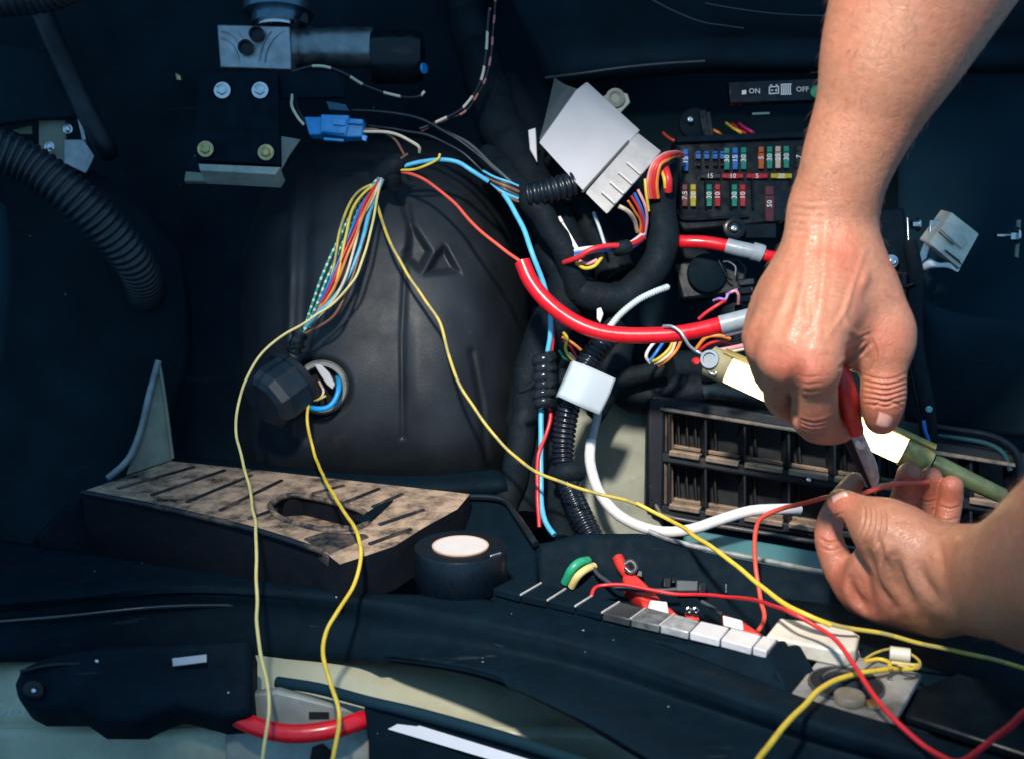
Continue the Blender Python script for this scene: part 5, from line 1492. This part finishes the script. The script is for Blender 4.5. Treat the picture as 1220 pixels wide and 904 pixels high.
def build_arm(name, fld, creases, reds, hair_zone, hair_dir):
    """surface from the field, one subdivision, then the skin folds are pressed into it"""
    pos, Q = fld.mesh()
    me = bpy.data.meshes.new('tmp')
    me.from_pydata(pos.tolist(), [], Q.tolist())
    to = bpy.data.objects.new('tmp', me)
    COL.objects.link(to)
    md = to.modifiers.new('s', 'SMOOTH'); md.factor = 0.5; md.iterations = 2
    md = to.modifiers.new('c', 'SUBSURF'); md.levels = 1
    ev = bpy.data.meshes.new_from_object(to.evaluated_get(bpy.context.evaluated_depsgraph_get()))
    n = len(ev.vertices)
    X = np.empty(n * 3); ev.vertices.foreach_get('co', X); X = X.reshape(-1, 3)
    N = np.empty(n * 3); ev.vertices.foreach_get('normal', N); N = N.reshape(-1, 3)
    if ((X - X.mean(0)) * N).sum() < 0: N = -N
    fq = np.empty(len(ev.loops), dtype=np.int64); ev.loops.foreach_get('vertex_index', fq)
    bpy.data.objects.remove(to); bpy.data.meshes.remove(me); bpy.data.meshes.remove(ev)
    px = X[:, 0] / X[:, 2] * F + CX
    py = CY - X[:, 1] / X[:, 2] * F
    facing = np.clip(-N[:, 2] * 2.5, 0, 1)
    off = np.zeros(n)
    for pts, wd, dep in creases:
        pts = np.array(catmull2(pts))
        m = (px > pts[:, 0].min() - 4 * wd) & (px < pts[:, 0].max() + 4 * wd) & (py > pts[:, 1].min() - 4 * wd) & (py < pts[:, 1].max() + 4 * wd) & (facing > 0)
        if not m.any(): continue
        x, y = px[m], py[m]
        best = np.full(len(x), 1e9); prof = np.zeros(len(x))
        L_ = len(pts) - 1
        for i in range(L_):
            ax, ay = pts[i]; ex, ey = pts[i + 1] - pts[i]
            t = np.clip(((x - ax) * ex + (y - ay) * ey) / (ex * ex + ey * ey + 1e-9), 0, 1)
            d = np.hypot(x - ax - t * ex, y - ay - t * ey)
            s_ = (i + t) / L_
            u_ = d < best
            best[u_] = d[u_]; prof[u_] = np.sin(np.pi * np.clip(s_[u_], 0.04, 0.96)) ** 0.5
        off[m] += dep * .001 * prof * (np.exp(-(best / wd) ** 2) - 0.30 * np.exp(-((best - 2.0 * wd) / wd) ** 2)) * facing[m]
    X = X + N * off[:, None]
    red = np.zeros(n)
    for (rx, ry, rd, rr) in reds:
        cpt = camxyz(rx, ry, rd)
        red += np.exp(-((X - cpt) ** 2).sum(1) / (rr * rd / F) ** 2)
    R3 = np.array([RIGHT, UP, FWD])
    wpos = X @ R3 + np.array(CAM)
    o = mk(name, [tuple(p) for p in wpos.tolist()], [tuple(q) for q in fq.reshape(-1, 4).tolist()], M_SKIN, person, angle=180)
    at = o.data.attributes.new('red', 'FLOAT', 'POINT')
    at.data.foreach_set('value', np.clip(red, 0, 1))
    # short forearm hairs, too many to count
    rng = np.random.default_rng(5)
    ok = np.nonzero(hair_zone(px, py))[0]
    hv, hf = [], []
    for i in rng.choice(ok, 1300):
        n_ = N[i]
        dr = np.array(hair_dir) + rng.normal(0, .35, 3)
        dr = dr - n_ * (dr @ n_) + n_ * .25
        dr /= np.linalg.norm(dr)
        sd = np.cross(dr, n_) * 5.5e-5
        ln = rng.uniform(.004, .009)
        a_ = X[i] - n_ * .0002
        m_ = X[i] + dr * ln * .5 + n_ * .0004
        t_ = X[i] + dr * ln
        b_ = len(hv)
        hv += [a_ - sd, a_ + sd, a_ + n_ * 8e-5, m_ - sd, m_ + sd, m_ + n_ * 8e-5, t_]
        for q in range(3):
            hf += [(b_ + q, b_ + (q + 1) % 3, b_ + 3 + (q + 1) % 3, b_ + 3 + q), (b_ + 3 + q, b_ + 3 + (q + 1) % 3, b_ + 6)]
    hw = np.array(hv) @ R3 + np.array(CAM)
    h_ = mk('arm_hair', [tuple(p) for p in hw.tolist()], hf, mat('arm hair', (0.15, 0.075, 0.04), 0.5), o, smooth=False)
    h_['kind'] = 'stuff'
    return o


def catmull2(pts):
    v_ = catmull([Vector((p[0], p[1], 0)) for p in pts], 4.0)
    return [(p.x, p.y) for p in v_]


# ---------------- right arm: back of the hand to the lens, thumb at the right
fr = Field([0.10, -0.085, 0.44], [0.345, 0.43, 0.72], 0.0013)
c = fr.chain
c([(1290, -420, .52, 128), (1222, -270, .532, 130), (1168, -150, .545, 126), (1118, -60, .555, 112), (1068, 50, .570, 87), (1040, 120, .582, 66), (1011, 190, .594, 55), (991, 260, .606, 48)], k=.01, flat=(np.array([0, 0, 1.0]), 1.12))
c([(991, 255, .607, 47), (987, 300, .606, 47), (982, 340, .606, 47)], k=.012, flat=(np.array([0, 0, 1.0]), 1.35))
# metacarpals
c([(1000, 296, .606, 33), (990, 350, .590, 36), (975, 405, .578, 33), (966, 438, .577, 31)], k=.012)
c([(985, 296, .606, 34), (965, 350, .594, 36), (945, 400, .585, 33), (934, 428, .586, 29)], k=.012)
c([(972, 300, .612, 31), (946, 350, .604, 34), (925, 390, .600, 30), (916, 412, .602, 26)], k=.012)
c([(964, 306, .622, 27), (931, 350, .620, 30), (913, 382, .622, 25), (906, 402, .625, 21)], k=.012)
# thumb metacarpal and the muscle between thumb and index finger
c([(1006, 296, .612, 29), (1034, 340, .606, 34), (1052, 392, .602, 31)], k=.014)
c([(1000, 324, .606, 36), (1016, 365, .604, 38), (1026, 398, .606, 30), (1022, 412, .612, 22)], k=.016)
c([(985, 380, .592, 34), (1004, 412, .600, 22), (1014, 422, .610, 14)], k=.014)
# thumb
c([(1050, 385, .602, 31), (1054, 412, .600, 29.5), (1053, 445, .600, 26), (1052, 472, .602, 26.5), (1051, 488, .606, 23.5), (1050, 498, .611, 20)], k=.007)
# index
c([(966, 436, .577, 30), (970, 470, .588, 27.5), (971, 497, .604, 27.5), (984, 508, .626, 22), (1000, 510, .642, 18), (1010, 506, .652, 14)], k=.006)
# middle, ring, little: folded round the handles behind
c([(932, 428, .586, 28), (929, 456, .608, 21), (932, 478, .632, 19), (958, 492, .656, 17), (984, 488, .668, 14)], k=.0025)
c([(914, 412, .602, 25), (916, 446, .630, 19), (934, 466, .656, 17), (964, 478, .676, 15)], k=.0025)
c([(905, 402, .625, 20), (908, 430, .650, 16), (928, 450, .670, 14), (953, 462, .684, 12)], k=.0025)
# knuckles
for q in ((968, 428, .574, 29, .008), (936, 420, .583, 26, .007), (916, 405, .600, 23, .006), (1056, 404, .600, 30, .008)):
    c([(q[0], q[1] - 4, q[2], q[3]), (q[0], q[1] + 4, q[2], q[3])], k=q[4])
# tendons and veins on the back of the hand
for a, b in (((992, 310, .581), (970, 415, .5645)), ((976, 310, .583), (940, 408, .5715)), ((962, 315, .592), (921, 392, .588))):
    c([(*a, 5), ((a[0] + b[0]) / 2, (a[1] + b[1]) / 2, (a[2] + b[2]) / 2 - .0005, 5.5), (*b, 6)], k=.006)
for pts in ([(1030, 330, .581), (1012, 360, .577), (1004, 384, .575), (986, 398, .566)], [(960, 330, .583), (952, 356, .579), (958, 384, .570)]):
    c([(*p, 3.2) for p in pts], k=.005)
# fold of skin between thumb and index finger, and the crease beside the knuckle
c([(1004, 444, .592, 8), (1024, 430, .585, 8), (1036, 416, .579, 6), (1040, 402, .576, 3)], k=.007, cut=True)
c([(1030, 428, .588, 5), (1030, 460, .592, 5)], k=.004, cut=True)
c([(950, 428, .556, 6), (945, 460, .572, 7), (944, 495, .598, 7)], k=.006, cut=True)
CR = []
for k in range(6):                                           # wrinkles over the thumb joint
    y = 449 + k * 6.2
    CR.append(([(1029, y - 2 + k * .6), (1042, y + 2), (1056, y + 3.5), (1068, y + 1.5 - k * .4), (1078, y - 3)], 1.5, -.75 if k in (0, 5) else -1.15))
CR.append(([(1040, 484), (1046, 480), (1060, 478), (1072, 482), (1074, 490)], 1.6, -.9))            # nail fold
CR.append(([(1036, 400), (1042, 414), (1044, 428), (1040, 440)], 2.2, -1.1))
CR.append(([(1002, 438), (1012, 429), (1024, 421), (1036, 411)], 2.4, -1.4))
CR.append(([(1008, 424), (1018, 416), (1030, 406)], 2.0, -.8))
CR.append(([(1010, 412), (1024, 403), (1036, 398)], 1.8, -.6))
for k in range(5):                                           # bent index joint
    y = 500 + k * 4.6
    CR.append(([(946 + k * 2, y - 6), (956, y), (970, y + 3), (984, y), (994, y - 5)], 1.5, -.9))
for k in range(4):
    CR.append(([(950, 447 + k * 8), (962, 450 + k * 8), (978, 448 + k * 8)], 1.5, -.3))
for k in range(4):
    CR.append(([(920, 462 + k * 7), (930, 466 + k * 7), (942, 464 + k * 7)], 1.5, -.6))
for k in range(7):                                           # wrist and back of the hand
    y = 318 + k * 6
    CR.append(([(955 + k, y + 4), (975, y), (996, y + 1), (1020 - 2 * k, y + 5)], 1.5, -.26))
for k in range(6):
    y = 238 + k * 9
    CR.append(([(945 - k * 2, y), (965, y + 3), (985, y + 2)], 1.8, -.2))
for pts in ([(966, 262), (962, 300), (955, 350), (940, 405)], [(984, 270), (980, 330), (972, 400)], [(958, 300), (938, 350), (920, 395)]):
    CR.append((pts, 5.5, .9))                                # tendons
for pts in ([(1030, 300), (1016, 340), (1006, 372), (988, 398)], [(1006, 372), (1014, 394), (1030, 402)], [(975, 320), (966, 352), (968, 384), (955, 402)]):
    CR.append((pts, 3.2, .55))                               # veins
build_arm('right_arm', fr, CR, [(966, 440, .56, 26), (932, 432, .57, 24), (1054, 466, .585, 26), (1050, 495, .6, 20), (970, 505, .59, 28), (912, 410, .59, 22), (1056, 405, .58, 26), (1000, 300, .58, 30)], lambda x, y: (y < 330), (-.35, -.8, 0.1))

# ---------------- left arm: palm turned up, thumb side to the lens
fl2 = Field([0.175, -0.205, 0.30], [0.41, 0.03, 0.735], 0.0013)
c = fl2.chain
c([(1750, 640, .375, 176), (1560, 642, .395, 172), (1430, 646, .42, 165), (1340, 660, .458, 142), (1258, 684, .525, 102), (1200, 690, .575, 74), (1150, 692, .608, 58), (1100, 692, .634, 52), (1060, 694, .650, 45)], k=.01, flat=(np.array([0, .3, .95]) / np.linalg.norm([0, .3, .95]), 1.12))
# palm behind
c([(1130, 692, .640, 50), (1092, 684, .665, 40), (1100, 664, .682, 28)], k=.022)
# thenar and thumb
c([(1160, 690, .598, 46), (1120, 674, .608, 45), (1084, 652, .616, 43), (1058, 634, .624, 36)], k=.020)
c([(1066, 638, .620, 37), (1042, 623, .630, 29), (1023, 611, .638, 22.5), (1009, 603, .644, 19), (1000, 597, .650, 15)], k=.010)
# web and index metacarpal
c([(1110, 704, .630, 48), (1060, 704, .650, 34), (1024, 702, .664, 25)], k=.014)
c([(1080, 676, .630, 36), (1048, 674, .645, 28), (1034, 690, .655, 22)], k=.014)
# index finger: up the far side, tip behind the thumb
c([(1028, 702, .665, 26), (1004, 682, .672, 21), (988, 645, .678, 17), (990, 618, .684, 15.5), (1004, 592, .688, 14), (1018, 574, .688, 12)], k=.006)
# middle, ring, little, palm side to the lens
for base, up, bm_ in (([(1072, 690, .675, 20), (1066, 640, .698, 17)], [(1066, 646, .697, 16), (1069, 625, .704, 15.5), (1077, 592, .706, 15.5), (1083, 565, .699, 14.5)], [(.28, .0013, -.0010), (.62, .0013, -.0011), (.45, .008, .0006), (.85, .008, .0006)]),
                      ([(1096, 690, .675, 19), (1095, 640, .696, 15)], [(1095, 646, .697, 15), (1098, 624, .703, 14.5), (1104, 594, .704, 14.5), (1109, 569, .698, 13.5)], [(.28, .0013, -.0009), (.62, .0013, -.0011), (.45, .008, .0006)]),
                      ([(1118, 690, .668, 18), (1124, 646, .686, 15)], [(1124, 650, .686, 15), (1127, 625, .692, 14.5), (1132, 598, .693, 14.5), (1134, 579, .689, 13.5)], [(.30, .0013, -.0010), (.40, .0013, -.0010), (.66, .0013, -.0011)])):
    c(base, k=.006)
    c(up, k=.0010)
# folds
c([(1010, 620, .640, 6), (1014, 640, .638, 6), (1020, 662, .640, 5)], k=.006, cut=True)
for pts in ([(1042, 680, .606), (1056, 715, .606)], [(1022, 686, .634), (1026, 718, .640)], [(1084, 694, .576), (1094, 724, .576)], [(1064, 690, .590), (1076, 722, .592)]):
    c([(*p, 7) for p in pts], k=.014, cut=True)
CR = []
for k in range(5):
    CR.append(([(1022 + k * 6, 590 + k * 1.5), (1030 + k * 6, 604 + k * 2), (1029 + k * 6, 622 + k * 3), (1022 + k * 5, 640 + k * 3)], 1.8, -.9))
for x, y0, n_ in ((1079, 593, 27), (1105, 596, 25), (1131, 604, 25), (1070, 622, 25), (1128, 618, 24)):
    CR.append(([(x - n_ / 2, y0 - 2), (x, y0 + 2), (x + n_ / 2, y0 - 1)], 1.5, -.8))
    CR.append(([(x - n_ / 2 + 2, y0 + 3), (x, y0 + 6), (x + n_ / 2 - 2, y0 + 3)], 1.3, -.4))
for pts, w_, d_ in (([(1030, 650), (1038, 680), (1050, 705), (1066, 722)], 6, -2.6), ([(1012, 690), (1018, 706), (1030, 724)], 5, -2.4), ([(1066, 664), (1072, 690), (1086, 716)], 7, -2.6),
                    ([(1094, 672), (1102, 694), (1118, 716)], 7, -2.2), ([(1120, 652), (1128, 676), (1140, 700)], 5, -2.0), ([(1046, 640), (1052, 660), (1060, 680)], 3, -1.0),
                    ([(976, 640), (986, 646), (998, 644)], 1.8, -.9), ([(978, 652), (990, 656), (1002, 652)], 1.6, -.6), ([(984, 610), (994, 614), (1004, 610)], 1.6, -.7),
                    ([(1140, 640), (1146, 664), (1150, 690)], 3, -.9), ([(1148, 636), (1156, 660), (1160, 690)], 3, -.8)):
    CR.append((pts, w_, d_))
for pts in ([(1180, 640), (1150, 648), (1118, 640), (1096, 630)], [(1060, 650), (1050, 676), (1052, 700)]):
    CR.append((pts, 4, .8))
build_arm('left_arm', fl2, CR, [(1082, 575, .69, 24), (1107, 578, .69, 22), (1132, 590, .68, 24), (1000, 600, .64, 20), (988, 640, .67, 26), (1010, 690, .66, 26), (1070, 610, .69, 24), (1100, 615, .69, 22), (1050, 712, .64, 36)], lambda x, y: (x > 1150), (-.9, -.2, 0.4))


def nail(centre, nx, ny, w_, h_, nm=(0, 0, 0), parent=person):
    """curved nail plate: nx across, ny towards the tip"""
    cpt = V(centre)
    nx = Vector(nx).normalized(); ny = Vector(ny); ny = (ny - nx * ny.dot(nx)).normalized()
    nn = nx.cross(ny)
    if nn.dot(cpt - CAM) > 0: nn = -nn
    vs_, fs_ = [], []
    NU, NV = 10, 8
    for j in range(NV + 1):
        v0 = j / NV * 2 - 1
        for i in range(NU + 1):
            u0 = i / NU * 2 - 1
            lim = math.sqrt(max(0, 1 - abs(v0) ** 4 * 0.55))
            vs_.append(cpt + nx * (u0 * lim * w_ / 2) + ny * (v0 * h_ / 2) - nn * (u0 * u0 * w_ * 0.22 + v0 * v0 * h_ * .06))
    for j in range(NV):
        for i in range(NU):
            q = j * (NU + 1) + i
            fs_.append((q, q + 1, q + NU + 2, q + NU + 1))
    return mk('fingernail', vs_, fs_, M_NAIL, parent, solid=.0007, angle=180)


nail((1060, 497, .5950), RIGHT * .92 + FWD * .38, -UP + FWD * .42, .0118, .0128)
nail((1002.5, 598, .6385), (UP * .8 - RIGHT * .45), (-RIGHT * .8 - UP * .2 + FWD * .45), .0105, .011)

# ================================================================== cutting pliers
t = thing('cutting_pliers', 'red handled side cutters nipping the red wire', 'pliers', (1044, 590, .68))
M_JAW = mat('ground steel jaw', (0.50, 0.51, 0.52), 0.4, 0.25, var=0.4, vscale=140, grain=0.25, gscale=700, dirt=0.25)
M_JAWD = mat('black oxide jaw', (0.02, 0.024, 0.028), 0.35, 0.3)
v, f, al = sweep(catmull([(994, 425, .604), (1005, 456, .602), (1012, 484, .614), (1019, 512, .634)], .002), lambda s: .0046 + .0014 * math.sin(min(1, s / .05) * math.pi * .9), 16)
mk('handle', v, f, M_REDH, t, angle=60)
v, f, al = sweep(catmull([(975, 455, .645), (990, 480, .652), (1003, 505, .658), (1012, 518, .660)], .002), lambda s: .0052, 14)
mk('handle', v, f, M_REDH, t, angle=60)
prism('jaw', [(1011, 514, .640), (1023, 509, .638), (1030, 518, .644), (1046, 556, .668), (1048, 570, .673), (1044, 590, .680), (1040, 584, .678), (1024, 545, .662)], .0042, M_JAW, t, bevel=.0007)
prism('jaw', [(1004, 520, .656), (1014, 514, .654), (1026, 540, .664), (1043, 582, .681), (1044, 592, .684), (1038, 586, .682), (1016, 548, .668)], .0045, M_JAWD, t, bevel=.0007)
lathe('pivot', P(1025, 528, .6480), -FWD, [(0, .0036), (.0008, .0034), (.001, .001)], M_STEEL, t, n=18)
